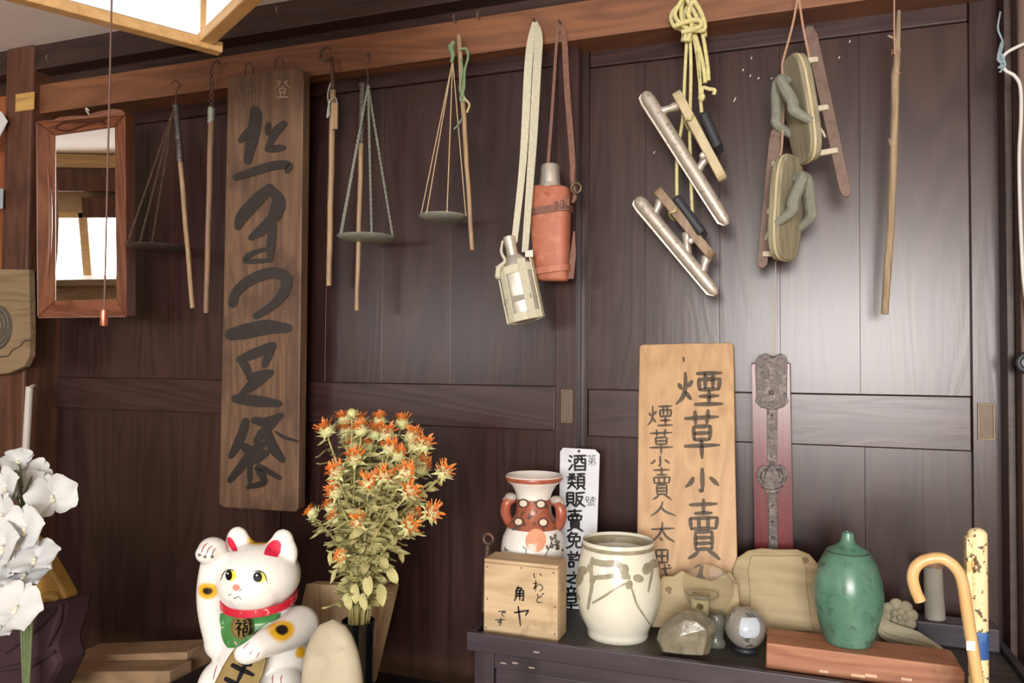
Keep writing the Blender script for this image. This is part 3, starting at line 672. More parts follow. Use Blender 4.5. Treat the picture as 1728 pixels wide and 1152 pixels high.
ct.part('strap', MB().strap(px_pathY([(903, 38), (909, 62), (906, 120), (900, 230), (895, 300), (886, 425)], -0.048, cy - 0.004), [0.010, 0.019, 0.019, 0.017, 0.014], 0.002, (1, -0.2, 0)), CANVAS)
ct.part('cap_tether', MB().tube(px_path([(848, 406), (846, 425), (852, 440), (842, 452), (840, 468)], cy - 0.03), [0.002, 0.003, 0.003, 0.005, 0.006], 8), CANVAS, smooth=True)
ct.part('buckle', MB().box(at(843, 462, cy - 0.02), (0.014, 0.006, 0.02)), CANVAS, bev=0.001)
ct.part('buckle', MB().box(at(893, 428, cy - 0.01), (0.016, 0.006, 0.014)), TIN, bev=0.001)
ct.part('nail', nail(903, 37), NAIL)
# ------------------------------------------------------------------ leather flask
fy = -0.07
fk = Thing('leather_flask', 'flask in a tapered orange leather case with silver cup', 'flask', at(932, 475, fy))
def ring_sec(px0, px1, y, d):
    a, b = at(px0, y, fy), at(px1, y, fy); c = (a + b) / 2; w = (b - a).length / 2; out = []
    for i in range(24):
        t = 2 * math.pi * i / 24; sx = math.copysign(abs(math.cos(t)) ** 0.55, math.cos(t)); sy = math.copysign(abs(math.sin(t)) ** 0.55, math.sin(t))
        out.append(V((c.x + w * sx, c.y + d * sy, a.z + (b.z - a.z) * (sx + 1) / 2)))
    return out
def loft(secs):
    m = MB(); n = len(secs[0])
    for s_ in secs: m.v += s_
    for j in range(len(secs) - 1):
        for i in range(n): m.f.append((j * n + i, j * n + (i + 1) % n, (j + 1) * n + (i + 1) % n, (j + 1) * n + i))
    m.f += [tuple(range(n)), tuple((len(secs) - 1) * n + i for i in reversed(range(n)))]
    return m
fk.part('case', loft([ring_sec(897, 958, 316, 0.022), ring_sec(894, 962, 320, 0.026), ring_sec(896, 961, 370, 0.026), ring_sec(901, 960, 430, 0.024), ring_sec(906, 959, 470, 0.022), ring_sec(910, 956, 474, 0.019)]), LEATHER, smooth=True, ang=60)
kk = mpp(927, 300, fy); c = at(928, 318, fy)
fk.part('collar', MB().lathe([(20 * kk, 0), (19 * kk, 5 * kk), (18 * kk, 8 * kk)], c, 24), TIN, smooth=True)
fk.part('cup', MB().lathe([(17.5 * kk, 8 * kk), (17 * kk, 12 * kk), (15.5 * kk, 37 * kk), (14 * kk, 40 * kk), (0.001, 40.5 * kk)], c, 28), TIN, smooth=True)
for y0, x0, x1, w in ((352, 894, 963, 0.014), (452, 902, 961, 0.013)):
    pts = ring_sec(x0 - 1, x1 + 1, y0, 0.0275); pts = [q + V((0, 0, (q.x - pts[0].x) * 0.15)) for q in pts]
    fk.part('band', MB().strap(pts + [pts[0]], w, 0.003, (0, 0, 1)), LEATHER_D if y0 < 400 else LEATHER, bev=0.0004)
for x, y in ((938, 346), (948, 344), (958, 341)): fk.part('buckle', MB().box(at(x, y, fy - 0.029), (0.007, 0.004, 0.016)), LEATHER_D, bev=0.001)
fk.part('strap', MB().strap(px_path([(946, 42), (940, 62), (932, 180), (923, 300)], fy + 0.03), 0.006, 0.002, (1, 0.4, 0)), LEATHER_D)
fk.part('strap', MB().strap(px_path([(946, 42), (952, 60), (957, 150), (964, 240), (967, 285)], fy + 0.03), [0.009, 0.012, 0.012, 0.012], 0.002, (1, 0, 0)), LEATHER_D)
fk.part('strap_end', MB().tube(px_path([(967, 280), (966, 300), (970, 330), (966, 342)], fy - 0.0), [0.007, 0.006, 0.005, 0.004], 8), LEATHER_D, smooth=True)
fk.part('ring', MB().torus(at(972, 317, fy - 0.01), 0.010, 0.0025, Matrix.Rotation(math.pi / 2, 3, 'X')), BRASS, smooth=True)
fk.part('strap_end', MB().strap(px_path([(969, 390), (967, 430), (963, 470)], fy), [0.003, 0.012, 0.012], 0.002, (1, 0, 0)), LEATHER_D)
fk.part('nail', nail(946, 40), NAIL)
# ------------------------------------------------------------------ steel ice skates
ROPE_LABEL = 'pale yellow cord bundle holding the pair of steel ice skates'
PLATEM = plain('yellowed_sole_plate', lin(190, 176, 140), 0.6, var=0.15, scale=40)
PLATEB = wood('brown_sole_plate', lin(120, 100, 80), lin(150, 128, 104), 'Z', 2, 0.6, 0.1)
def skate(label, ba, bb, pa, pb, posts, pad, padmat, plmat, Y):
    A_, B_ = at(*ba, Y), at(*bb, Y); d = (B_ - A_).normalized(); k = mpp(*ba, Y)
    n = V((d.z, 0, -d.x)); n = n if n.x > 0 else -n      # towards the sole plate, in the wall plane
    t = Thing('ice_skate', label, 'skate', B_, 'steel ice skates')
    rot = Matrix((d, V((0, 1, 0)), n)).transposed(); Ln = (B_ - A_).length
    # runner tube + tapered blade keel
    t.part('runner', MB().tube([A_ + d * (Ln * f) + n * 0.002 for f in (0, .02, .06, .3, .6, .88, .96, 1.0)], [6 * k, 10 * k, 11.5 * k, 11 * k, 11 * k, 10.5 * k, 9.5 * k, 4 * k], 14), STEEL, smooth=True)
    keel = [A_ - n * (4 * k) - d * (2 * k), B_ - n * (3 * k), B_ - d * (10 * k) - n * (11 * k), A_ + d * (14 * k) - n * (13 * k), A_ + d * (2 * k) - n * (11 * k)]
    t.part('blade', MB().prism([q + V((0, -0.0016, 0)) for q in keel], V((0, 0.0032, 0))), STEEL, bev=0.0004)
    P, Q = at(*pa, Y), at(*pb, Y); e = (Q - P).normalized(); nn = V((e.z, 0, -e.x)); nn = nn if nn.x > 0 else -nn
    plen = (Q - P).length; out = []
    for i in range(28):
        a = 2 * math.pi * i / 28; x = plen / 2 * math.copysign(abs(math.cos(a)) ** .6, math.cos(a)); w = 0.038 * (1.05 if x < 0 else 0.85) * (0.86 + 0.14 * math.cos(2 * a))
        out.append((P + Q) / 2 + e * x + V((0, w * math.copysign(abs(math.sin(a)) ** .8, math.sin(a)), 0)) - nn * 6 * k)
    t.part('sole_plate', MB().prism(out, nn * 15 * k), plmat, bev=0.002)
    for f, g in posts:
        p0 = A_ + d * Ln * f + n * 5 * k; p1 = P.lerp(Q, g) - nn * 5 * k
        t.part('stanchion', MB().tube([p0, p0.lerp(p1, .5), p1], [8 * k, 6 * k, 9 * k], 12), STEEL, smooth=True)
    pp, qq = at(*pad[0], Y), at(*pad[1], Y)
    M3 = Matrix(((qq - pp).normalized(), V((0, 1, 0)), nn)).transposed()
    t.part('heel_pad', MB().box((pp + qq) / 2, ((qq - pp).length, 0.060, 0.018), M3), padmat, bev=0.006)
    c0 = P.lerp(Q, .35)
    t.part('binding_cord', MB().tube([c0 + nn * 9 * k * math.cos(a) + V((0, 0.042 * math.sin(a), 0)) + e * 0.004 * math.sin(3 * a) for a in [i * math.pi / 9 for i in range(19)]], 0.0022, 6), YCORD, smooth=True)
    t.part('screw', MB().lathe([(0.006, 0), (0.006, 0.006), (0.003, 0.008)], P.lerp(Q, .72) - nn * 9 * k + V((0, -0.02, 0)), 10, Matrix.Rotation(math.pi / 2, 3, 'X')), STEEL, smooth=True)
    return t
skate('upper steel ice skate with yellowed sole, hanging on yellow cord', (1086, 158), (1226, 380), (1140, 158), (1219, 305), ((.16, .12), (.62, .72)), ((1188, 196), (1214, 254)), RUBBER, PLATEM, -0.085)
skate('lower steel ice skate with black pad, hanging on yellow cord', (1074, 336), (1208, 498), (1108, 322), (1202, 436), ((.2, .12), (.62, .6), (.80, .95)), ((1142, 336), (1188, 398)), RUBBER, PLATEB, -0.070)
cb = Thing('cord_bundle', ROPE_LABEL, 'cord', at(1160, 60, -0.06))
rnd = random.Random(3)
for i in range(8):
    x0 = 1140 + i * 6; Yc = -0.055 - rnd.random() * 0.03
    pts = [(1162 + rnd.uniform(-14, 14), -6), (x0 - 4 + rnd.uniform(-6, 6), 22), (1136 + i * 7 + rnd.uniform(-5, 5), 40 + rnd.uniform(-8, 10)), (1158 + rnd.uniform(-6, 8), 52), (1160 + rnd.uniform(-8, 10), 70)]
    cb.part('loop', MB().tube(px_path(pts, Yc), 0.0042, 7), YCORD, smooth=True)
for pts, r in (([(1160, 48), (1156, 120), (1152, 200), (1143, 260), (1142, 345)], .0032), ([(1164, 48), (1166, 120), (1164, 220), (1166, 300), (1168, 360)], .0032), ([(1172, 50), (1180, 120), (1182, 165), (1184, 190)], .0034),
               ([(1176, 30), (1186, 60), (1194, 110), (1196, 136)], .0036), ([(1170, 48), (1182, 90), (1188, 120), (1190, 140)], .0038), ([(1166, 40), (1176, 90), (1180, 130), (1182, 142)], .0034), ([(1184, 160), (1186, 148), (1196, 150), (1206, 152), (1204, 160)], .0036), ([(1180, 20), (1188, 45), (1190, 62)], .0038)):
    cb.part('strand', MB().tube(px_path(pts, -0.066), r, 7), YCORD, smooth=True)
cb.part('wrap', MB().tube(px_path([(1138, 44), (1160, 36), (1178, 34), (1184, 42), (1170, 50), (1150, 54)], -0.088), 0.0045, 8), YCORD, smooth=True)
cb.part('knot', MB().ell(at(1184, 164, -0.07), (0.007, 0.006, 0.008), 12, 8), YCORD, smooth=True)
# ------------------------------------------------------------------ geta skates
W_GETA = wood('geta_wood', lin(122, 116, 96), lin(150, 142, 118), 'Z', 1.4, 0.6, 0.1, 0.4)
HANAO = plain('grey_cloth_strap', lin(128, 130, 118), 0.85, var=0.15, scale=90, bmp=0.2)
BLADE = speckle('rusted_blade', lin(112, 92, 82), [(lin(92, 70, 62), 50, 0.5, 0.2)], 0.6, 0.4, 0.2)
CLOTHT = plain('white_cloth_tie', lin(200, 192, 170), 0.85, var=0.1, scale=100)
def geta(label, top, bot, nx, ny, bla, blb, Y, strap_k=1):
    T, Bm = at(*top, Y), at(*bot, Y); Lv = (Bm - T); L = Lv.length; e = Lv.normalized()
    n = V((nx, ny, 0)); n = (n - e * n.dot(e)).normalized(); w = e.cross(n).normalized()
    t = Thing('geta_skate', label, 'skate', Bm, 'wooden sandal skates')
    C_ = (T + Bm) / 2; out = []
    for i in range(32):
        a = 2 * math.pi * i / 32; x = L / 2 * math.copysign(abs(math.cos(a)) ** .55, math.cos(a)); y = 0.040 * math.copysign(abs(math.sin(a)) ** .7, math.sin(a))
        out.append(C_ + e * x + w * y)
    t.part('sole', MB().prism([q + n * 0.010 for q in out], n * -0.022), W_GETA, bev=0.003)
    t.part('edge_band', MB().strap([q + n * 0.002 for q in out] + [out[0] + n * 0.002], 0.004, 0.002, n), plain('pale_edge', lin(198, 186, 146), .7) if 'pale_edge' not in MATS else MATS['pale_edge'])
    # thong strap arches from both sides to the toe
    toe = C_ - e * (L * 0.5 - 0.045) * strap_k + n * 0.012
    for sgn in (-1, 1):
        hb = C_ + e * (L * 0.18) * strap_k + w * 0.036 * sgn + n * 0.004
        mid = C_ - e * (L * 0.02) * strap_k + w * 0.030 * sgn + n * 0.030
        t.part('thong_strap', MB().tube(smooth_path([hb, hb.lerp(mid, .55) + n * 0.012, mid, toe + n * 0.02 + w * 0.006 * sgn, toe], 6), [0.007, 0.010, 0.0105, 0.010, 0.006], 10), HANAO, smooth=True)
    P, Q = at(*bla, Y + 0.02), at(*blb, Y + 0.02)
    d = (Q - P).normalized(); s = V((0, 1, 0)).cross(d).normalized(); s = s if s.x > 0 else -s; k = mpp(*bla, Y)
    bl_ = []
    for f, o in ((0, -4), (.02, -9), (.08, -11), (.5, -10), (.94, -10), (.985, -8), (1.0, -2), (1.0, 3), (.97, 8), (.5, 9), (.06, 9), (.01, 5)):
        bl_.append(P.lerp(Q, f) + s * o * k)
    t.part('blade', MB().prism(bl_, V((0, 0.005, 0))), BLADE, bev=0.001)
    for f in (.06, .52, .93):
        a = C_ + e * L * (f - .5) - n * 0.010; b = P + d * max(0, min((Q - P).length, (a - P).dot(d))) + s * (0)
        t.part('bracket', MB().strap([a, a.lerp(b, .5), b], 0.010, 0.010, e), CLOTHT, bev=0.002)
    a = C_ + e * L * .16 - n * 0.012; b = a - n * 0.022 + e * 0.012
    t.part('tie', MB().tube(smooth_path([a, a.lerp(b, .5) - e * 0.012, b, b + e * 0.012 - n * 0.004], 5), 0.0022, 6), CLOTHT, smooth=True)
    a = C_ - e * L * .32 - n * 0.016
    t.part('tie_knot', MB().ell(a, (0.009, 0.007, 0.010), 10, 7), CLOTHT, smooth=True)
    return t
geta('upper wooden sandal skate with grey thong, blade at its right', (1337, 95), (1365, 274), -0.90, -0.43, (1366, 42), (1430, 332), -0.085)
geta('lower wooden sandal skate with grey thong, blade at its left', (1332, 262), (1322, 440), 0.86, -0.50, (1311, 216), (1286, 452), -0.085)
gc = Thing('sandal_cord', 'tan cord holding the pair of wooden sandal skates', 'cord', at(1345, 20, -0.06))
CORDT = plain('tan_cord', lin(176, 140, 116), 0.8, var=0.1, scale=200)
for pts in ([(1347, -10), (1338, 40), (1322, 100), (1320, 112)], [(1347, -10), (1356, 50), (1366, 100), (1362, 104)], [(1320, 112), (1322, 180), (1319, 250), (1314, 268)]):
    gc.part('strand', MB().tube(px_path(pts, -0.07), 0.0022, 6), CORDT, smooth=True)
single('hanging_wire', MB().tube([at(1309, 440, -0.03), at(1307, 520, -0.03), at(1305, 600, -0.028)], 0.0009, 6), STRING, 'thin wire from lower sandal skate down to red lacquer board', 'wire', at(1305, 600, -0.03))
# ------------------------------------------------------------------ hanging stick
st = Thing('hanging_stick', 'long bare peeled stick hanging by a cord at the right', 'stick', at(1494, 530, -0.04))
W_STICK = wood('peeled_stick', lin(126, 108, 86), lin(162, 142, 114), 'Z', 3, 0.65, 0.2, 0.4)
kk = mpp(1505, 250, -0.04)
st.part('shaft', MB().tube(px_path([(1517, 18), (1515, 60), (1513, 110), (1511, 125), (1510, 190), (1507, 290), (1503, 380), (1498, 450), (1493, 530)], -0.04, 4), [2.5 * kk, 4.5 * kk, 5.5 * kk, 6.5 * kk, 6 * kk, 6.6 * kk, 6.2 * kk, 6.6 * kk, 6.0 * kk], 10), W_STICK, smooth=True)
for a, b in (((1512, 66), (1498, 60)), ((1504, 244), (1500, 234)), ((1512, 88), (1520, 84)), ((1510, 126), (1518, 122))):
    st.part('twig_stub', MB().tube([at(*a, -0.042), at(*b, -0.046)], [3 * kk, 1.5 * kk], 7), W_STICK, smooth=True)
st.part('cord', MB().tube(px_path([(1509, -12), (1509, 50), (1510, 92)], -0.05), 0.0014, 6), CORDT, smooth=True)
for y in (86, 90, 126): st.part('cord_wrap', MB().torus(at(1512, y, -0.04), 7 * kk, 0.0012, None, 16, 5), CORDT, smooth=True)
# ------------------------------------------------------------------ small nails left in the beams
for i, (x, y, lab) in enumerate(((87, 104, 'small pale nail hook in the beam right of the post'), (8, 116, 'small pale nail hook in the beam left of the post'), (473, 24, 'small pale nail hook in the dark beam above the signboard'), (1862 // 2 - 30, 40, None), (770, 38, 'bent nail in the lintel above the string balance'), (810, 33, 'nail in the lintel beside the strap flasks'))):
    if not lab: continue
    Y = -0.053 if i < 3 else -0.036; p = at(x, y, Y)
    single('nail', MB().tube(smooth_path([p + V((0, 0.004, 0)), p + V((0, -0.012, 0)), p + V((0.0, -0.016, 0.008)), p + V((0.002, -0.012, 0.012))], 4), 0.0016, 6), NAIL, lab, 'nail', p, True, group='nails in the beams')
# ================================================================== CHEST AND WHAT STANDS ON IT
ZT = 0.775                      # floor of the tray top
W_CHEST = wood('black_lacquer_wood', lin(40, 34, 42), lin(62, 53, 62), 'X', 0.9, 0.42, 0.12, 0.4, (lin(28, 25, 28), 9, 0.56))
W_CHESTV = wood('black_lacquer_wood_upright', lin(42, 34, 42), lin(62, 52, 60), 'Z', 0.9, 0.45, 0.12, 0.4)
CX0, CX1, CYF, CYB = -0.524, 0.350, -0.300, -0.004
ch = Thing('chest', 'black worn wooden chest with a raised tray rim along its top', 'chest', (-0.09, -0.15, 0))
ch.part('top_panel', MB().bb(CX0 + .012, CX1 - .012, CYF + .012, CYB - .002, ZT - 0.02, ZT), wood('tray_floor', lin(44, 42, 40), lin(70, 66, 60), 'X', 0.9, 0.5, 0.1), bev=0.001)
ch.part('rim', MB().bb(CX0, CX1, CYF, CYF + 0.0115, ZT - 0.022, ZT + 0.010), W_CHEST, bev=0.002)
ch.part('rim', MB().bb(CX0, CX0 + 0.0115, CYF + 0.012, CYB, ZT - 0.022, ZT + 0.010), W_CHEST, bev=0.002)
ch.part('rim', MB().bb(CX1 - 0.0115, CX1, CYF + 0.012, CYB, ZT - 0.022, ZT + 0.010), W_CHEST, bev=0.002)
ch.part('corner_post', MB().bb(CX0 + 0.012, CX0 + 0.048, CYF + 0.008, CYF + 0.05, 0, ZT - 0.0225), W_CHESTV, bev=0.002)
ch.part('corner_post', MB().bb(CX1 - 0.048, CX1 - 0.012, CYF + 0.008, CYF + 0.05, 0, ZT - 0.0225), W_CHESTV, bev=0.002)
ch.part('side_panel', MB().bb(CX0 + 0.016, CX0 + 0.04, CYF + 0.05, CYB - 0.01, 0, ZT - 0.0225), W_CHESTV, bev=0.001)
ch.part('front_rail', MB().bb(CX0 + 0.048, CX1 - 0.048, CYF + 0.010, CYF + 0.04, ZT - 0.050, ZT - 0.0225), W_CHEST, bev=0.001)
for a, b in ((CX0 + 0.049, -0.245), (-0.243, 0.03), (0.032, CX1 - 0.049)):
    dr = ch.part('drawer', MB().bb(a, b, CYF + 0.014, CYF + 0.20, 0.52, ZT - 0.051), W_CHEST, bev=0.002)
    xm = (a + b) / 2
    ch.part('handle', MB().tube(smooth_path([V((xm - 0.04, CYF + 0.012, 0.655)), V((xm - 0.03, CYF - 0.008, 0.63)), V((xm + 0.03, CYF - 0.008, 0.63)), V((xm + 0.04, CYF + 0.012, 0.655))], 5), 0.003, 8), IRON_D, parent=dr, smooth=True)
ch.part('front_panel', MB().bb(CX0 + 0.049, CX1 - 0.049, CYF + 0.016, CYF + 0.03, 0.04, 0.518), W_CHEST, bev=0.001)
WORN = plain('worn_edge', lin(150, 140, 132), 0.6)
for x, y in ((905, 1100), (846, 1122), (866, 1122), (894, 1130)):
    p = at(x, y, CYF - 0.0004); ch.part('chip', MB().bb(p.x - 0.005, p.x + 0.005, CYF - 0.0008 + (0.010 if y > 1115 else 0), CYF + 0.002 + (0.010 if y > 1115 else 0), p.z - 0.0012, p.z + 0.0012), WORN, label='pale chipped spot')
def sit(pts, up, zmin):
    """bottom points of a leaning slab slid along it until they rest on the tray"""
    return [p if p.z >= zmin else p + up * ((zmin - p.z) / up.z) for p in pts]
def lat(name, base_px, Zb, yoff, prof_px, mat, label, cat, n=48, smooth=True):
    """turned vessel: base centre on Z=Zb, profile (radius px, height px)"""
    p = atz(*base_px, Zb); c = V((p.x, p.y + yoff, Zb)); k = (c - CAM).dot(FWD) / FPX
    return c, k
# ---- inscribed wooden box
W_BOX = wood('box_wood', lin(172, 146, 112), lin(200, 176, 140), 'X', 0.9, 0.6, 0.1, 0.35, (lin(140, 112, 84), 16, 0.60))
yb = -0.268
p0, p1 = at(816, 1066, yb), at(941, 1078, yb); zt = at(820, 945, yb).z
box = Thing('wooden_box', 'small wooden box with brush writing on its front', 'box', ((p0.x + p1.x) / 2, yb + 0.028, ZT + 0.0005))
bxo = box.part('body', MB().bb(p0.x, p1.x, yb + 0.007, yb + 0.056, ZT + 0.0005, zt - 0.004), W_BOX, bev=0.0015)
lid = box.part('front_panel', MB().bb(p0.x, p1.x, yb, yb + 0.0066, ZT + 0.0005, zt - 0.004), W_BOX, bev=0.0015)
box.part('lid', MB().bb(p0.x, p1.x, yb, yb + 0.056, zt - 0.0036, zt + 0.003), W_BOX, bev=0.0015)
fb = lambda x, y, h=0: at(x, y, yb - 0.0004 - h)
for chh, r in (('い', (898, 965, 916, 978)), ('わ', (898, 978, 918, 999)), ('ど', (902, 1001, 918, 1018)), ('角', (866, 989, 888, 1014)), ('ヤ', (866, 1021, 894, 1056)), ('で', (840, 1030, 855, 1040)), ('す', (835, 1042, 853, 1056))):
    box.part('brush_character', glyph(MB(), chh, r, 3.4 if chh in '角ヤ' else 1.9, fb, 0.0003), BLACKINK, parent=lid)
for x, y in ((822, 956), (880, 958), (934, 966), (822, 1010), (820, 1058), (936, 1070), (936, 1024)):
    box.part('nail_head', MB().lathe([(0.0016, 0), (0.001, 0.0006)], at(x, y, yb), 8, Matrix.Rotation(math.pi / 2, 3, 'X')), IRON, parent=lid)
# ---- painted vase with dragon-like handles behind the box
vb = V((-0.456, -0.135, ZT)); k = 1.185e-3
def lathe_obj(t, name, prof, c, k, mat, n=48, parent=None, z0=0):
    m = MB().lathe([(r * k, z * k + z0) for r, z in prof], c, n, cap=False); return t.part(name, m, mat, parent=parent, smooth=True, ang=50), m
PORC = plain('white_porcelain', lin(232, 228, 222), 0.18, var=0.02, scale=8, coat=0.3)
RUST = plain('rust_red_glaze', lin(160, 88, 68), 0.25, var=0.2, scale=60)
vz = Thing('painted_vase', 'white porcelain vase with rust-red painted neck and handles', 'vase', vb)
H = (at(903, 800, -0.135).z - ZT) / k
body_prof = [(0.1, 0), (30, 0), (31, 4), (36, 30), (46, 70), (52, 95), (53, 110), (50, 130), (42, 148), (34, 160), (28.5, 170), (27.5, 180), (27.5, 196)]
bo, vmb = lathe_obj(vz, 'body', [(r, z * (H - 34) / 200) for r, z in body_prof], vb, k, PORC)
z1 = (H - 34) * 196 / 200
ne, nmb = lathe_obj(vz, 'mouth', [(27.5, z1), (28, z1 + 4), (31, H - 26), (37, H - 16), (45, H - 10), (46.5, H - 7), (46.5, H - 2), (44, H), (41, H - 2), (33, H - 14), (26, H - 26), (24, z1)], vb, k, PORC)
vz.part('rim_band', MB().lathe([(r * k, z * k) for r, z in ((45.4, H - 9.6), (47, H - 7), (47, H - 3.5), (45, H - 0.5))], vb, 48, cap=False), RUST, smooth=True)
zz = lambda py: (at(903, py, -0.135).z - ZT) / k
def vr(z):   # radius of the body profile at height z (px)
    pr = [(r, q * (H - 34) / 200) for r, q in body_prof]
    for (r0, a), (r1, b) in zip(pr[:-1], pr[1:]):
        if a <= z <= b: return r0 + (r1 - r0) * (z - a) / (b - a) if b > a else r0
    return pr[-1][0]
za, zb_ = zz(888), zz(840)
vz.part('painted_neck', MB().lathe([((vr(za + (zb_ - za) * i / 10) + 0.5) * k, (za + (zb_ - za) * i / 10) * k) for i in range(11)], vb, 48, cap=False), speckle('rust_pattern', lin(158, 90, 68), [(lin(92, 70, 56), 90, 0.54, 0.06), (lin(206, 150, 120), 60, 0.62, 0.1)], 0.3, 0, 0), parent=bo, smooth=True)
vall = MB().add(vmb.v, vmb.f); vall.add(nmb.v, nmb.f); vbv = vall.bvh(); rv = raymap(vbv, 0.0016)
for x, y in ((884, 849), (912, 850), (876, 881), (916, 882)):
    vz.part('painted_flower', ellpatch(MB(), x, y, 9, 8, rv), plain('dark_ring', lin(76, 58, 48), .4) if 'dark_ring' not in MATS else MATS['dark_ring'], parent=bo)
rv2 = raymap(vbv, 0.0022)
for x, y in ((884, 849), (912, 850), (876, 881), (916, 882)):
    vz.part('painted_flower', ellpatch(MB(), x, y, 6, 5.5, rv2), plain('cream_dot', lin(226, 210, 190), .3) if 'cream_dot' not in MATS else MATS['cream_dot'], parent=bo)
vz.part('painted_sun', ellpatch(MB(), 904, 912, 17, 20, rv, 0.2), plain('salmon_glaze', lin(214, 150, 118), .3, var=.15, scale=40), parent=bo, label='pale salmon painted sun disc')
INKG = plain('grey_green_paint', lin(96, 94, 82), 0.4, var=0.3, scale=80)
pm = MB(); r2 = random.Random(5)
for i in range(26):
    x, y = r2.choice(((932, 905), (938, 916), (926, 922), (942, 926), (874, 893)))
    ellpatch(pm, x + r2.uniform(-6, 6), y + r2.uniform(-5, 5), r2.uniform(2, 4), r2.uniform(1.2, 2.5), rv2, r2.uniform(0, 3), 10, 2)
for pts in ([(918, 940), (924, 928), (930, 914), (936, 900)], [(882, 922), (888, 926), (888, 936)], [(854, 928), (857, 926)], [(854, 922), (854, 928), (860, 928)]): stroke(pm, pts, 1.6, rv2)
vz.part('painted_pine', pm, INKG, parent=bo, label='grey-green painted pine branch')['kind'] = 'stuff'
for sgn in (-1, 1):
    hx = vb + V((sgn * 0.034, 0, 0)); zA = zz(850) * k; zB = zz(888) * k
    pts = [hx + V((sgn * 0.004, 0, zA + 0.006)), hx + V((sgn * 0.018, -0.004, zA)), hx + V((sgn * 0.022, -0.004, zA - 0.018)), hx + V((sgn * 0.016, 0, zB + 0.004)), hx + V((sgn * 0.008, 0, zB))]
    ho = vz.part('handle', MB().tube(smooth_path(pts, 6), [0.006, 0.010, 0.011, 0.009, 0.005], 12), RUST, smooth=True, label='rust-red sculpted handle')
    vz.part('handle_crest', MB().ell(hx + V((sgn * 0.012, -0.002, zA + 0.010)), (0.013, 0.009, 0.009), 14, 8).ell(hx + V((sgn * 0.022, -0.002, zA + 0.004)), (0.007, 0.007, 0.007), 10, 7), plain('grey_crest', lin(168, 158, 152), .35) if 'grey_crest' not in MATS else MATS['grey_crest'], parent=ho, smooth=True)
# ---- iron eye rod behind the box
ey = -0.155
er = Thing('eye_rod', 'rusty iron rod with a ring end leaning behind the wooden box', 'rod', (at(817, 1050, ey).x, ey, ZT + 0.0002))
er.part('ring', MB().torus(at(824, 909, ey), 0.0095, 0.0032, Matrix.Rotation(math.pi / 2, 3, 'X'), 24, 8), IRON, smooth=True)
er.part('shaft', MB().tube([at(823, 919, ey), at(820, 980, ey), V((at(817, 1050, ey).x, ey, ZT + 0.0002))], [0.006, 0.006, 0.0055], 10), IRON, smooth=True)
# ---- enamel licence plate
EN = speckle('white_enamel', lin(216, 220, 226), [(lin(196, 200, 208), 14, 0.5, 0.3)], 0.22, 0, 0.02)
b0 = V((0, -0.085, ZT)); tp_ = V((0, -0.012, at(975, 757, -0.012).z)); n_pl = V((0, 1, 0)).cross(V((1, 0, 0))); up_ = (tp_ - b0).normalized(); n_en = V((1, 0, 0)).cross(up_).normalized()
pe = lambda x, y, h=0: onpl(x, y, b0, n_en) - (n_en * h if n_en.y > 0 else n_en * -h)
lic = Thing('enamel_plate', 'white enamel licence plate with black characters leaning on door', 'plate', pe(975, 1031))
ol = [(950, 755), (1004, 758), (1012, 766), (1010, 830), (1006, 940), (1001, 1030), (944, 1032), (943, 900), (944, 830), (945, 762)]
back = n_en * 0.0018 if n_en.y > 0 else n_en * -0.0018
eo = lic.part('plate', MB().prism(sit([pe(x, y, 0.0) for x, y in ol], up_, ZT + 0.0012), back), EN, bev=0.0006)
pe2 = lambda x, y, h=0: pe(x, y, 0.0004 + h)
for chh, r in (('酒', (959, 765, 989, 795)), ('類', (957, 797, 987, 826)), ('販', (955, 828, 987, 856)), ('賣', (954, 859, 986, 894)), ('免', (955, 896, 984, 925)), ('許', (957, 929, 984, 958)), ('之', (952, 964, 984, 985)), ('章', (948, 988, 980, 1027))):
    lic.part('character', glyph(MB(), chh, r, 3.7, pe2, 0.0002, (0.9, 1, 1, 0.8)), plain('enamel_black', lin(24, 24, 28), 0.3) if 'enamel_black' not in MATS else MATS['enamel_black'], parent=eo)
for chh, r in (('第', (991, 767, 1007, 786)), ('號', (987, 837, 1005, 854))):
    lic.part('character', glyph(MB(), chh, r, 1.3, pe2, 0.0002), plain('enamel_grey', lin(84, 86, 94), 0.4) if 'enamel_grey' not in MATS else MATS['enamel_grey'], parent=eo, label='small grey character')
lic.part('nail_hole', ellpatch(MB(), 977, 761, 2.6, 2.6, pe2, 0, 12, 2), IRON, parent=eo)
# ---- tobacco retailer signboard
W_TOB = wood('signboard_pale_wood', lin(172, 134, 96), lin(192, 156, 114), 'Z', 0.8, 0.5, 0.08, 0.35, (lin(160, 116, 82), 8, 0.60))
b0t = V((0, -0.10, ZT)); t0t = V((0, 0.024, at(1160, 580, 0.024).z)); upt = (t0t - b0t).normalized(); n_t = V((1, 0, 0)).cross(upt).normalized()
if n_t.y < 0: n_t = -n_t
pt = lambda x, y, h=0: onpl(x, y, b0t, n_t) - n_t * h
tob = Thing('tobacco_signboard', 'pale wooden tobacco-seller signboard with two columns of brush characters', 'signboard', pt(1160, 1052))
bz = [(1079, 584), (1084, 581), (1150, 579), (1232, 578), (1238, 582), (1241, 800), (1245, 985), (1247, 1066), (1072, 1056), (1075, 900), (1077, 700)]
to = tob.part('board', MB().prism(sit([pt(x, y, 0) for x, y in bz], upt, ZT + 0.003), n_t * 0.014), W_TOB, bev=0.002)
INKT = plain('faded_ink', lin(82, 68, 52), 0.6, var=0.2, scale=60)
pt2 = lambda x, y, h=0: pt(x, y, 0.0004 + h)
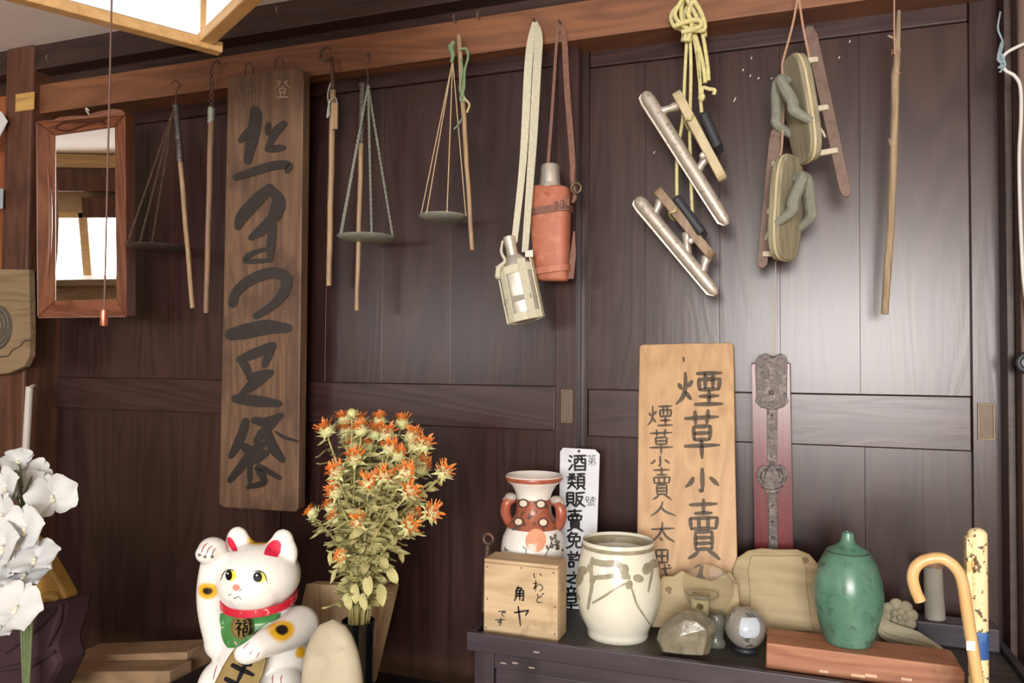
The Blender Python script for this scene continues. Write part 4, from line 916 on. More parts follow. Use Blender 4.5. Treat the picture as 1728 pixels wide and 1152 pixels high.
for chh, r, w in (('煙', (1139, 624, 1219, 686), 6.6), ('草', (1153, 692, 1215, 770), 6.6), ('小', (1154, 788, 1216, 834), 7), ('賣', (1154, 842, 1220, 938), 6.2), ('人', (1160, 948, 1214, 1000), 6),
                  ('煙', (1092, 682, 1135, 720), 3.4), ('草', (1095, 724, 1136, 764), 3.4), ('小', (1096, 768, 1132, 788), 3.4), ('賣', (1097, 788, 1136, 840), 3.2), ('人', (1097, 844, 1141, 872), 3.6), ('太', (1096, 879, 1140, 917), 3.8), ('田', (1104, 924, 1130, 952), 3.6), ('代', (1103, 950, 1134, 978), 3.4)):
    tob.part('brush_character', glyph(MB(), chh, r, w * 1.15, pt2, 0.0003, (0.65, 1.0, 1.0, 0.5)), INKT, parent=to)
tob.part('nail', MB().tube([pt(1154, 604), pt(1154, 604, 0.006), pt(1155, 612, 0.010)], 0.0012, 6), IRON, parent=to)
# ---- red lacquer board with iron fittings
rl = Thing('lacquer_board', 'red lacquered narrow board with hammered dark iron fittings', 'board', (at(1305, 1000, -0.012).x, -0.0, ZT + 0.001))
W_RED = wood('red_lacquer', lin(92, 30, 36), lin(108, 40, 46), 'Z', 1, 0.25, 0.05, 0.3)
ry = -0.012
bot = ZT + 0.001
def rpx(x, y): 
    p = at(x, y, ry); return p
ol = [rpx(1268, 612), rpx(1334, 612), V((rpx(1338, 925).x + 0.002, ry, bot)), V((rpx(1274, 925).x + 0.002, ry, bot))]
ro = rl.part('board', MB().prism(ol, V((0, 0.016, 0))), W_RED, bev=0.002)
for xa, xb in ((1270, 1275), (1331, 1337)):
    rl.part('edge_moulding', MB().strap([at(xa, 616, ry - 0.001), at(xb, 925, ry - 0.001)], 0.003, 0.002, (1, 0, 0)), W_RED, parent=ro)
pl = [(1274, 612), (1280, 600), (1292, 596), (1305, 600), (1318, 596), (1327, 602), (1329, 612), (1328, 670), (1330, 680), (1322, 688), (1312, 690), (1311, 776), (1318, 784), (1328, 788), (1329, 808), (1318, 824), (1312, 832), (1313, 922), (1296, 922), (1296, 832), (1288, 824), (1276, 806), (1277, 790), (1287, 784), (1294, 776), (1294, 690), (1282, 688), (1274, 680), (1276, 668)]
pls = [pl[0:12] + pl[23:] if False else None]
def iron_piece(name, pts, h=0.0035): return rl.part(name, px_prism(MB(), pts, ry - h, h), IRON_D, parent=ro, bev=0.0008)
iron_piece('iron_plate', [(1274, 612), (1280, 600), (1292, 596), (1305, 601), (1318, 596), (1327, 602), (1329, 612), (1328, 668), (1331, 678), (1322, 687), (1313, 690), (1294, 690), (1283, 687), (1274, 678), (1276, 668)])
iron_piece('iron_bar', [(1294, 690), (1312, 690), (1311, 780), (1295, 780)], 0.003)
iron_piece('iron_bar', [(1296, 830), (1312, 830), (1313, 928), (1297, 928)], 0.003)
iron_piece('iron_lotus', [(1303, 778), (1312, 786), (1319, 784), (1326, 790), (1330, 800), (1325, 814), (1316, 824), (1316, 832), (1292, 832), (1291, 824), (1281, 814), (1276, 802), (1280, 790), (1287, 785), (1294, 787)], 0.006)
lm = MB()
for pts in ([(1290, 816), (1284, 806), (1288, 794), (1296, 790)], [(1316, 816), (1322, 806), (1318, 794), (1310, 790)], [(1303, 782), (1293, 794), (1290, 808)], [(1303, 782), (1313, 794), (1316, 808)], [(1284, 822), (1303, 826), (1322, 820)]):
    lm.tube(px_path(pts, ry - 0.0065), 0.0012, 6)
rl.part('lotus_petal_lines', lm, IRON_D, parent=ro, smooth=True)['kind'] = 'stuff'
for x, y in ((1302, 663), (1304, 853), (1304, 880), (1305, 906), (1302, 770), (1303, 700)):
    rl.part('rivet', MB().ell(at(x, y, ry - 0.004), (0.0042, 0.003, 0.0042) if y == 663 else (0.0026, 0.002, 0.0026), 10, 6), IRON_D, parent=ro, smooth=True)
rl.part('ring_loop', MB().torus(at(1304, 602, ry - 0.006), 0.004, 0.001, None, 12, 5), IRON_D, parent=ro, smooth=True)
# ---- brush-painted jar
JC = V((at(1043, 1000, -0.19).x, -0.192, ZT)); kj = (JC - CAM).dot(FWD) / FPX
GLAZE = plain('cream_glaze', lin(222, 220, 204), 0.2, var=0.05, scale=12, coat=0.4)
jar = Thing('brushed_jar', 'cream glazed wide-mouthed jar with grey-brown brushed plant pattern', 'jar', JC)
Hj = (at(1043, 915, -0.192).z - ZT) / kj
jp = [(0.1, 3), (44, 3), (46, 0), (50, 0), (51.5, 4), (51, 9), (54, 16), (64, 36), (69.5, 60), (71, 90), (67.5, 118), (62, 138), (60, 150), (59.5, 160), (61, Hj - 6), (60, Hj - 1), (57, Hj), (54, Hj - 3), (53, Hj - 14), (52, Hj - 30), (58, 90), (50, 30), (0.1, 14)]
jo, jmb = lathe_obj(jar, 'body', jp, JC, kj, GLAZE, 64)
jar.part('rim_glaze', MB().lathe([(r * kj, z * kj) for r, z in ((61.2, Hj - 7), (61.6, Hj - 3), (59.8, Hj + 0.2), (57, Hj + 0.6), (53.6, Hj - 2.6), (52.8, Hj - 12))], JC, 64, cap=False), plain('rim_grey', lin(150, 142, 118), .35, var=.2, scale=60), parent=jo, smooth=True)
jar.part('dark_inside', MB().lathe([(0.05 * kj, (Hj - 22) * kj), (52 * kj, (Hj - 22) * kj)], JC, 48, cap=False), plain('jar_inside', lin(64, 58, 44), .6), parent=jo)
rj = raymap(jmb.bvh(), 0.0007)
JP = plain('grey_brown_brush', lin(150, 144, 122), 0.25, var=0.2, scale=60)
cv = lambda x, y: (940 + x / 4.235, 880 + y / 4.235)
JS = [([(255, 260), (245, 330), (250, 440), (240, 520), (222, 620)], 22), ([(255, 285), (340, 300), (430, 300), (470, 340), (510, 400)], 40), ([(265, 400), (340, 395), (430, 385), (490, 400)], 28),
      ([(255, 580), (340, 530), (400, 490), (490, 440)], 14), ([(515, 430), (540, 500), (570, 590), (620, 670), (660, 730)], 12), ([(680, 330), (670, 400), (650, 500)], 16), ([(150, 520), (165, 560)], 8)]
JE = [(515, 450, 22, 30), (580, 405, 34, 26), (640, 335, 28, 42), (160, 410, 24, 50), (185, 350, 30, 30), (235, 330, 18, 30), (478, 345, 30, 40), (690, 300, 30, 30), (255, 420, 18, 26)]
for pts, w in JS: jar.part('brushed_stem', stroke(MB(), [cv(*q) for q in pts], w * 1.25 / 4.235, rj, 0, (0.9, 1, 0.9, 0.7)), JP, parent=jo)
for x, y, a, b in JE: jar.part('brushed_leaf', ellpatch(MB(), *cv(x, y), a * 1.15 / 4.235, b * 1.1 / 4.235, rj, 0.3, 16, 3), JP, parent=jo)
# ---- carved wooden panels
W_CARV = wood('driftwood', lin(136, 120, 88), lin(170, 152, 116), 'X', 0.9, 0.65, 0.15, 0.45, (lin(128, 106, 78), 14, 0.62))
def leaning(name, label, cat, outline, yb_, yt_, ytop_px, thick, mat, extra=None):
    b = V((0, yb_, ZT)); tt = at(outline[0][0], ytop_px, yt_); u_ = (V((0, yt_, tt.z)) - b).normalized(); n = V((1, 0, 0)).cross(u_).normalized()
    if n.y < 0: n = -n
    f = lambda x, y, h=0: onpl(x, y, b, n) - n * h
    pts = sit([f(x, y) for x, y in outline], u_, ZT + 0.001 + thick * abs(n.z)); zmin = min(q.z for q in pts)
    t = Thing(name, label, cat, V((sum(q.x for q in pts) / len(pts), yb_, ZT)))
    o = t.part('slab', MB().prism(pts, n * thick), mat, bev=0.003)
    return t, o, f
t, o, f = leaning('carved_wood', 'carved pale wooden slab with a raised square field behind green bottle', 'carving',
    [(1262, 928), (1285, 924), (1310, 926), (1345, 926), (1366, 934), (1378, 948), (1386, 958), (1392, 980), (1394, 1010), (1390, 1040), (1394, 1072), (1310, 1072), (1235, 1066), (1240, 1040), (1236, 1000), (1236, 960), (1244, 940)], -0.128, -0.075, 925, 0.016, W_CARV)
t.part('centre_field', MB().prism([f(x, y, 0.004) for x, y in ((1268, 938), (1352, 938), (1360, 960), (1362, 1000), (1368, 1040), (1372, 1066), (1262, 1062), (1266, 1000), (1262, 960))], V((0, 0.003, 0))), W_CARV, parent=o, bev=0.002)
t.part('knot', ellpatch(MB(), 1358, 945, 7, 6, lambda x, y, h=0: f(x, y, 0.0006), 0, 14, 2), plain('wood_knot', lin(120, 96, 66), .6), parent=o)
t, o, f = leaning('driftwood_slab', 'pale weathered wooden slab behind the glass ornament', 'wood slab',
    [(1108, 985), (1118, 972), (1136, 972), (1150, 962), (1172, 974), (1200, 980), (1232, 964), (1246, 986), (1248, 1020), (1240, 1060), (1250, 1064), (1180, 1062), (1100, 1058), (1106, 1020)], -0.160, -0.143, 970, 0.012, W_CARV)
for x, y, r in ((1128, 994, 6), (1130, 1000, 3), (1240, 982, 5)): t.part('knot', ellpatch(MB(), x, y, r, r * .8, lambda x, y, h=0: f(x, y, 0.0006), 0, 12, 2), MATS['wood_knot'], parent=o)
# carved flower
fy_ = -0.095
fl_ = Thing('carved_flower', 'carved grey-green wooden flower with wavy leaf beside green bottle', 'carving', (at(1515, 1060, fy_).x, fy_, ZT))
W_FLOW = wood('greyed_wood', lin(124, 118, 96), lin(152, 146, 122), 'X', 1.2, 0.7, 0.1, 0.4)
c = at(1516, 1038, fy_); kf = mpp(1516, 1038, fy_)
core = fl_.part('flower_back', MB().lathe([(0.1 * kf, -0.006), (24 * kf, -0.006), (24 * kf, 0.004), (0.1 * kf, 0.006)], c, 24, Matrix.Rotation(math.pi / 2, 3, 'X')), W_FLOW, smooth=True)
for i in range(8):
    a = 2 * math.pi * i / 8 + 0.2
    fl_.part('petal', MB().ell(c + V((math.cos(a) * 19 * kf, -0.004, math.sin(a) * 19 * kf)), (11 * kf, 0.006, 11 * kf), 14, 8), W_FLOW, parent=core, smooth=True)
for i in range(5):
    a = 2 * math.pi * i / 5
    fl_.part('inner_petal', MB().ell(c + V((math.cos(a) * 8 * kf, -0.010, math.sin(a) * 8 * kf)), (7 * kf, 0.004, 7 * kf), 12, 7), W_FLOW, parent=core, smooth=True)
fl_.part('flower_centre', MB().ell(c + V((0, -0.014, 0)), (5 * kf, 0.004, 5 * kf), 12, 7), W_FLOW, parent=core, smooth=True)
zc = lambda x, y: V((at(x, y, fy_ - 0.02).x, fy_ - 0.02, max(ZT + 0.006, at(x, y, fy_ - 0.02).z)))
for off, w in ((0, 0.020), (8, 0.022), (15, 0.018)):
    fl_.part('leaf_fold', MB().strap(smooth_path([zc(1478, 1020 + off * 1.5), zc(1490, 1052 + off), zc(1516, 1064 + off), zc(1545, 1072 + off), zc(1590, 1094)], 6), [w * .6, w, w, w * .8, 0.003], 0.010, (0, 0.25, 1)), W_FLOW, bev=0.002)
fl_.part('stem_block', MB().box(V((c.x - 0.02, fy_ + 0.002, (ZT + c.z) / 2 - 0.004)), (0.05, 0.012, c.z - ZT - 0.01)), W_FLOW, bev=0.003)
# ---- quartz, glass ornament, polished ball
def quartz_mat(name, c, trans, rough):
    m, nt, b = base_mat(name, rough); n = noise(nt, 55, 6)
    nt.links.new(ramp(nt, n, [(0.32, tuple(x * .6 for x in c[:3]) + (1,)), (0.66, c)]), b.inputs['Base Color'])
    b.inputs['Transmission Weight'].default_value = trans; b.inputs['IOR'].default_value = 1.45; bump(nt, b, n, 0.5, 0.003); return m
QZ = quartz_mat('cloudy_quartz', lin(190, 182, 158), 0.6, 0.2)
qy = -0.255
qf = [(1106, 1082), (1110, 1066), (1136, 1044), (1158, 1032), (1184, 1036), (1204, 1052), (1206, 1066), (1196, 1108), (1160, 1106), (1112, 1100)]
Fr = [at(x, y, qy) for x, y in qf]; cq = sum(Fr, V((0, 0, 0))) / len(Fr)
mq = MB(); mid = []
r3 = random.Random(11)
for p in Fr:
    z = max(p.z, ZT + 0.0005); mid.append(V((p.x, qy + 0.012, z)))
frt = [V((m_.x + (cq.x - m_.x) * .22, qy - 0.014 - r3.uniform(0, .006), max(ZT + 0.0005, m_.z + (cq.z - m_.z) * .22))) for m_ in mid]
bck = [V((m_.x + (cq.x - m_.x) * .3, qy + 0.034, max(ZT + 0.0005, m_.z + (cq.z - m_.z) * .35))) for m_ in mid]
n = len(mid); mq.v = frt + mid + bck
for a_o, b_o in ((0, n), (n, 2 * n)):
    for i in range(n): mq.f.append((a_o + i, a_o + (i + 1) % n, b_o + (i + 1) % n, b_o + i))
cf = len(mq.v); mq.v += [V((cq.x - 0.006, qy - 0.024, cq.z + 0.004)), V((cq.x, qy + 0.040, cq.z))]
for i in range(n): mq.f += [(cf, (i + 1) % n, i), (cf + 1, 2 * n + i, 2 * n + (i + 1) % n)]
single('quartz_chunk', mq, QZ, 'rough cloudy quartz chunk at the front of the chest', 'mineral', (cq.x, qy, ZT), bev=0.0015)
GLASS = base_mat('clear_glass', 0.04); GLASS[2].inputs['Base Color'].default_value = (0.95, 0.93, 0.85, 1); GLASS[2].inputs['Transmission Weight'].default_value = 0.95; GLASS[2].inputs['IOR'].default_value = 1.40
gy = -0.185; gk = mpp(1190, 1000, gy); RX = Matrix.Rotation(math.pi / 2, 3, 'X')
gl = Thing('glass_ornament', 'clear glass ornament with round disc and square pierced block', 'ornament', (at(1205, 1060, gy).x, gy, ZT))
cd = at(1195, 992, gy + 0.03)
DISC = base_mat('thin_glass', 0.03); DISC[2].inputs['Base Color'].default_value = (0.93, 0.90, 0.80, 1); DISC[2].inputs['Transmission Weight'].default_value = 0.95; DISC[2].inputs['IOR'].default_value = 1.12
gl.part('disc', MB().lathe([(0.1 * gk, -0.004), (38 * gk, -0.004), (42 * gk, -0.001), (42 * gk, 0.002), (38 * gk, 0.004), (0.1 * gk, 0.004)], cd, 48, RX), DISC[0], smooth=True)
gl.part('plate', MB().lathe([(0.1 * gk, 0), (24 * gk, 0), (27 * gk, 3 * gk), (26 * gk, 6 * gk), (0.1 * gk, 7 * gk)], at(1186, 1006, gy), 40), GLASS[0], smooth=True)
cbk = at(1182, 1020, gy - 0.006); bl_ = MB(); hw = 14 * gk; nseg = 24
ringo = []
for i in range(nseg):
    a = 2 * math.pi * i / nseg; m_ = max(abs(math.cos(a)), abs(math.sin(a))); ringo.append((hw * math.cos(a) / m_, hw * math.sin(a) / m_, 5.5 * gk * math.cos(a), 5.5 * gk * math.sin(a)))
for dy in (-hw * .8, hw * .8):
    for xo, zo, xi, zi in ringo: bl_.v += [cbk + V((xo, dy, zo)), cbk + V((xi, dy, zi))]
for i in range(nseg):
    a, b = 2 * i, 2 * ((i + 1) % nseg); o2 = 2 * nseg
    bl_.f += [(a, b, b + 1, a + 1), (o2 + a, o2 + a + 1, o2 + b + 1, o2 + b), (a, o2 + a, o2 + b, b), (a + 1, b + 1, o2 + b + 1, o2 + a + 1)]
gl.part('pierced_block', bl_, quartz_mat('yellowish_glass', lin(214, 204, 160), 0.55, 0.12), bev=0.0015)
cbs = V((at(1208, 1062, gy).x, gy, ZT))
gl.part('base', MB().lathe([(0.1 * gk, 0.0005), (16 * gk, 0.0005), (17 * gk, 6 * gk), (12 * gk, 16 * gk), (14 * gk, 30 * gk), (17 * gk, 44 * gk), (13 * gk, 54 * gk), (0.1 * gk, 56 * gk)], cbs, 32), quartz_mat('smoky_glass', lin(150, 150, 140), 0.6, 0.1), smooth=True)
p = at(1196, 1050, gy - 0.02)
gl.part('stem', MB().tube([V((p.x - 0.018, gy, cbk.z - hw)), V((p.x - 0.006, gy, ZT + 0.02))], [0.014, 0.010], 10), GLASS[0], smooth=True)
by = -0.195; bk = mpp(1258, 1058, by); bc = at(1258, 1058, by); br = 34 * bk
BALL = speckle('polished_grey_stone', lin(136, 132, 124), [(lin(176, 172, 160), 30, 0.5, 0.2), (lin(86, 84, 82), 50, 0.56, 0.1)], 0.06, 0, 0.0)
ball = Thing('stone_ball', 'polished grey mottled stone ball', 'ball', (bc.x, by, ZT))
bc.z = max(bc.z, ZT + br + 0.004)
ball.part('sphere', MB().ell(bc, br, 48, 28), BALL, smooth=True)
bbv = MB().ell(bc, br, 40, 24).bvh()
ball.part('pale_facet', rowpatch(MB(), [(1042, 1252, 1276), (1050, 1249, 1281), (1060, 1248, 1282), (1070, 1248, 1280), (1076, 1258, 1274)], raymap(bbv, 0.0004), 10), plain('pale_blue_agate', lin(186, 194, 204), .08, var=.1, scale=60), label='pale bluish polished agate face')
ball.part('ring_stand', MB().torus(V((bc.x, by, ZT + 0.005)), 0.016, 0.005, None, 24, 8), RUBBER, smooth=True)
# ---- orange-brown plank with green bottle
W_PLK = wood('reddish_plank', lin(140, 88, 64), lin(172, 118, 88), 'X', 0.9, 0.5, 0.15, 0.4, (lin(190, 150, 118), 12, 0.64))
pA = atz(1292, 1128, ZT + 0.011); ztp = at(1292, 1084, pA.y).z
pB = atz(1620, 1150, ZT + 0.011)
print('plank', pA, pB, ztp)
pyf = -0.262
xl, xr = at(1292, 1110, pyf).x, at(1626, 1130, pyf).x
zt_ = at(1292, 1084, pyf).z
pk = Thing('wooden_plank', 'thick reddish brown plank with worm holes under green bottle', 'plank', ((xl + xr) / 2, -0.2, ZT))
po = pk.part('slab', MB().prism([V((xl, pyf, ZT + .0005)), V((xr, pyf, ZT + .0005)), V((xr + 0.002, pyf, zt_ - 0.010)), V((xr - 0.004, pyf, zt_ - 0.001)), V((xl + 0.001, pyf, zt_))], V((0, 0.075, 0))), W_PLK, bev=0.0025)
for i in range(26):
    x = xl + (xr - xl) * r3.uniform(.28, .97); y = pyf + r3.uniform(.004, .03)
    pk.part('worm_hole', MB().lathe([(0.0013, 0), (0.0009, 0.0003)], (x, y, zt_ - 0.0004 - (x - xl) / (xr - xl) * 0.001), 7), plain('worm_dark', lin(60, 34, 26), .8) if 'worm_dark' not in MATS else MATS['worm_dark'], parent=po)
for x, y, w in ((1390, 1133, 8), (1448, 1140, 12), (1470, 1140, 10), (1530, 1146, 9)):
    p = at(x, y, pyf - .0005); pk.part('pale_chip', MB().box(V((p.x, pyf, max(p.z, ZT + .004))), (w * 1e-3 * 1.6, 0.0012, 0.004)), plain('pale_chip', lin(212, 180, 150), .7) if 'pale_chip' not in MATS else MATS['pale_chip'], parent=po)
GB = speckle('green_glaze', lin(80, 122, 104), [(lin(106, 146, 128), 18, 0.46, 0.25), (lin(62, 86, 74), 45, 0.56, 0.15)], 0.26, 0, 0.08)
gby = -0.205; gby = pyf + 0.050; gp = at(1430, 1085, gby); GC = V((at(1431, 1000, gby).x, gby, zt_ + 0.0003)); kg = (GC - CAM).dot(FWD) / FPX
Hg = (at(1430, 897, gby).z - GC.z) / kg
gb = Thing('green_bottle', 'green glazed egg-shaped bottle with a tiny neck', 'bottle', GC)
s_h = Hg / 190
gb.part('body', MB().lathe([(r * kg, z * kg * s_h) for r, z in ((0.1, 0), (36, 0), (38, 3), (46, 28), (53, 56), (56, 84), (53, 110), (46, 134), (38, 150), (33, 157), (31, 159), (22, 164), (14, 170), (10.5, 177), (10, 184), (9, 189), (6, 190), (5, 184), (0.1, 180))], GC, 56, cap=False), GB, smooth=True, ang=60)
gb.part('shoulder_line', MB().torus(GC + V((0, 0, 156.5 * kg * s_h)), 33.5 * kg, 0.0012, None, 48, 6), plain('dark_green_line', lin(58, 80, 66), .4), smooth=True)
# ---- block, grey stub, cane, striped pole at the right
dk = at(1590, 1048, -0.03)
single('dark_block', MB().bb(at(1545, 1060, -0.055).x, 0.336, -0.055, -0.006, ZT + .0005, at(1575, 1050, -0.055).z), W_CHEST, 'dark wooden block at the back right of the chest', 'block', (0.27, -0.03, ZT), bev=0.003)
zb2 = at(1575, 1050, -0.055).z
sb = at(1578, 1046, -0.03); su = at(1574, 950, -0.03); ks = mpp(1575, 1000, -0.03)
gs = Thing('grey_stub', 'short grey weathered post stub behind the cane handle', 'post stub', (sb.x, -0.03, zb2))
GREY = plain('grey_wood', lin(146, 144, 134), 0.75, var=0.1, scale=30, bmp=0.2)
gs.part('shaft', MB().tube([V((sb.x, -0.03, zb2 + .0005)), V((sb.x - 0.002, -0.03, (zb2 + su.z) / 2)), V((su.x, -0.03, su.z - 0.006))], [16 * ks, 15 * ks, 14.5 * ks], 14), GREY, smooth=True)
gs.part('cap', MB().tube([V((su.x, -0.03, su.z - 0.0055)), V((su.x, -0.03, su.z + 0.003))], [16.5 * ks, 16 * ks], 14), plain('brown_cap', lin(134, 104, 84), .6), smooth=True)
ck = -0.395; kc = mpp(1600, 1000, ck)
W_CANE = wood('cane_wood', lin(196, 156, 100), lin(218, 182, 128), 'Z', 0.8, 0.32, 0.05, 0.3)
cn = Thing('walking_cane', 'pale bent-handled wooden walking cane standing at the right', 'cane', (at(1690, 1500, ck).x, ck, 0.0))
hd = px_path([(1553, 1014), (1545, 996), (1540, 975), (1544, 958), (1556, 947), (1572, 942), (1590, 942), (1608, 953), (1620, 970), (1626, 992), (1630, 1020), (1638, 1072)], ck, 5)
e1 = at(1638, 1072, ck); e2 = at(1650, 1150, ck); dd = (e2 - e1).normalized(); e3 = e1 + dd * ((e1.z - 0.02) / -dd.z)
cn.part('handle', MB().tube(hd, 9.5 * kc, 14), W_CANE, smooth=True)
cn.part('shaft', MB().tube([e1, e2, e1.lerp(e3, .6), e3], [9.4 * kc, 9.2 * kc, 8.5 * kc, 7.5 * kc], 14), W_CANE, smooth=True)
cn.part('tip', MB().tube([e3, V((e3.x, e3.y, 0.0))], [0.011, 0.010], 12), RUBBER, smooth=True)
lb = at(1636, 1086, ck); cn.part('price_sticker', MB().box(lb + V((0, -9.6 * kc, 0)), (0.010, 0.001, 0.012)), plain('white_sticker', lin(232, 230, 224), .6))
YEL = speckle('peeling_yellow_paint', lin(232, 216, 168), [(lin(206, 170, 96), 16, 0.58, 0.1), (lin(96, 70, 46), 120, 0.57, 0.04)], 0.5, 0, 0.25)
BLUE = speckle('blue_paint_band', lin(46, 86, 148), [(lin(70, 112, 170), 40, 0.55, 0.1)], 0.4, 0, 0.1)
pyl = -0.345
sp = Thing('painted_pole', 'pole in peeling yellowish white paint with a blue band', 'pole', (at(1650, 1100, pyl).x, pyl, 0))
kp = mpp(1650, 1000, pyl); zq = lambda y: at(1650, y, pyl).z; xq = at(1650, 1000, pyl).x
def ragged(za, zb, r, mat, name):
    return sp.part(name, MB().tube([V((xq, pyl, za)), V((xq, pyl, za + (zb - za) * .5)), V((xq, pyl, zb))], r, 18), mat, smooth=True)
ragged(zq(1062), zq(900), 15 * kp, YEL, 'upper_section')
sp.part('top_end', MB().ell(V((xq, pyl, zq(902))), (15 * kp, 15 * kp, 12 * kp), 18, 10), YEL, smooth=True)
sp.part('side_strip', MB().box(V((xq - 15 * kp, pyl - 0.004, (zq(905) + zq(1000)) / 2)), (0.007, 0.018, zq(905) - zq(1000))), YEL, bev=0.002)
ragged(zq(1108), zq(1062) - 0.0002, 15.6 * kp, BLUE, 'blue_band')
ragged(0.0005, zq(1108) - 0.0002, 15 * kp, YEL, 'lower_section')
# ---- cable, tie and black knob on the right post
cbl = Thing('white_cable', 'white cable tied to the right post', 'cable', at(1722, 300, -0.06))
WHT = plain('white_plastic', lin(206, 206, 204), .4, var=.05)
cbl.part('cable', MB().tube(px_path([(1760, 62), (1728, 74), (1700, 88), (1692, 100), (1696, 118), (1712, 128), (1722, 148), (1723, 200), (1720, 260), (1721, 340), (1724, 420), (1728, 480), (1740, 560)], -0.06), 0.0028, 8), WHT, smooth=True)
TIE = plain('bluish_tie', lin(128, 150, 160), .5, var=.2)
cbl.part('tie', MB().tube(px_path([(1688, 20), (1684, 48), (1692, 72), (1688, 96), (1690, 118), (1686, 122)], -0.064), 0.0016, 6), TIE, smooth=True, label='bluish plastic tie')
cbl.part('tie', MB().tube(px_path([(1690, 72), (1684, 100), (1694, 104), (1688, 90), (1696, 110), (1684, 114)], -0.066), 0.0022, 6), TIE, smooth=True)
kn = at(1728, 612, -0.05)
kb = Thing('round_knob', 'black round knob on the right post', 'knob', kn)
kb.part('rim', MB().torus(kn + V((0.004, -0.006, 0)), 0.014, 0.005, RX, 28, 10), RUBBER, smooth=True)
kb.part('face', MB().lathe([(0.013, 0), (0.012, 0.006), (0.001, 0.008)], kn + V((0.004, 0.002, 0)), 20, RX), plain('dark_grey_plastic', lin(56, 58, 64), .4), smooth=True)
# ================================================================== LOWER LEFT: STAND, CAT, STONE, VASE OF SAFFLOWERS
ZS = 0.60                       # top of the black stand
eL = atz(286, 1151, ZS)
stand = Thing('display_stand', 'low black lacquered stand under the beckoning cat', 'stand', (-0.85, -0.32, 0))
BLK = plain('black_lacquer', lin(30, 27, 30), 0.3, var=0.2, scale=12)
stand.part('top', MB().bb(eL.x, -0.56, -0.56, -0.09, ZS - 0.03, ZS), BLK, bev=0.003)
for x in (eL.x + 0.03, -0.59):
    for y in (-0.53, -0.12): stand.part('leg', MB().bb(x - 0.02, x + 0.02, y - 0.02, y + 0.02, 0, ZS - 0.0305), BLK, bev=0.003)
bench = Thing('low_bench', 'low dark bench at the lower left carrying planks and flowers', 'bench', (-1.5, -0.35, 0))
ZB = 0.505
bench.part('top', MB().bb(-2.25, eL.x - 0.012, -0.80, -0.08, ZB - 0.03, ZB), BLK, bev=0.003)
for x in (-2.2, eL.x - 0.05):
    for y in (-0.76, -0.12): bench.part('leg', MB().bb(x - 0.02, x + 0.02, y - 0.02, y + 0.02, 0, ZB - 0.0305), BLK, bev=0.003)
# ---- beckoning cat: one continuous body
CATP = V((at(438, 1180, -0.35).x, -0.35, ZS + 0.010)); CA = math.radians(8)
RC = Matrix.Rotation(CA, 3, 'Z')
def cw(x, y, z): return CATP + RC @ V((x, y, z))
cm = MB()
def E(c, r, rot=None):
    M = RC @ (Euler([math.radians(a) for a in rot]).to_matrix() if rot else Matrix.Identity(3)); cm.ell(cw(*c), r, 28, 18, M)
E((0, 0.012, 0.085), (0.088, 0.080, 0.092))            # hips and belly
E((0, 0.006, 0.140), (0.078, 0.068, 0.072))            # chest
E((0, -0.004, 0.190), (0.058, 0.052, 0.044))           # neck
E((0, -0.012, 0.250), (0.078, 0.068, 0.060))           # head
E((0, -0.040, 0.236), (0.062, 0.044, 0.044))           # cheeks
E((0, -0.066, 0.229), (0.028, 0.020, 0.020))           # muzzle
E((0, -0.060, 0.217), (0.022, 0.020, 0.015))
for sg_ in (-1, 1):                                    # ears
    E((sg_ * 0.042, -0.008, 0.290), (0.033, 0.018, 0.036), (0, sg_ * 10, 0))
    E((sg_ * 0.045, -0.008, 0.312), (0.022, 0.014, 0.024), (0, sg_ * 10, 0))
    E((sg_ * 0.062, -0.030, 0.050), (0.036, 0.052, 0.050))   # thighs
    E((sg_ * 0.060, -0.066, 0.022), (0.030, 0.036, 0.030))   # feet
    E((sg_ * 0.060, -0.088, 0.018), (0.025, 0.022, 0.022))
# raised right arm (image left)
for i in range(17):
    f = i / 16; E((-0.070 - 0.012 * math.sin(f * 3.1), -0.020 - 0.022 * f, 0.135 + 0.145 * f), (0.030 - 0.006 * f, 0.028 - 0.005 * f, 0.024))
E((-0.068, -0.012, 0.125), (0.034, 0.036, 0.034))
E((-0.073, -0.046, 0.300), (0.026, 0.025, 0.023)); E((-0.074, -0.060, 0.296), (0.022, 0.017, 0.018))
# left arm across the belly
for i in range(17):
    f = i / 16; E((0.076 - 0.018 * f * f, 0.000 - 0.102 * f, 0.160 - 0.000 * f), (0.036 - 0.011 * f, 0.036 - 0.010 * f, 0.036 - 0.014 * f))
E((0.052, -0.114, 0.158), (0.026, 0.022, 0.022)); E((0.044, -0.124, 0.152), (0.022, 0.016, 0.018))
# tail at the right back
E((0.075, 0.05, 0.04), (0.03, 0.035, 0.03))
bp = bpy.data.meshes.new('cat_source'); bp.from_pydata([tuple(v) for v in cm.v], [], cm.f); bp.update()
tmp = bpy.data.objects.new('cat_source', bp); COL.objects.link(tmp)
rm = tmp.modifiers.new('r', 'REMESH'); rm.mode = 'VOXEL'; rm.voxel_size = 0.0024
sm = tmp.modifiers.new('s', 'SMOOTH'); sm.factor = 0.5; sm.iterations = 18
dg = bpy.context.evaluated_depsgraph_get(); body_me = bpy.data.meshes.new_from_object(tmp.evaluated_get(dg))
bpy.data.objects.remove(tmp); bpy.data.meshes.remove(bp)
body_me.name = 'cat_body'
cv_ = [v.co.copy() for v in body_me.vertices]; cf_ = [tuple(p.vertices) for p in body_me.polygons]
cat_bvh = BVHTree.FromPolygons([tuple(v) for v in cv_], cf_)
WH, YE, BK, PK = (0.86, 0.85, 0.82), lin(226, 176, 40)[:3], lin(28, 22, 20)[:3], lin(206, 40, 70)[:3]
spots = []
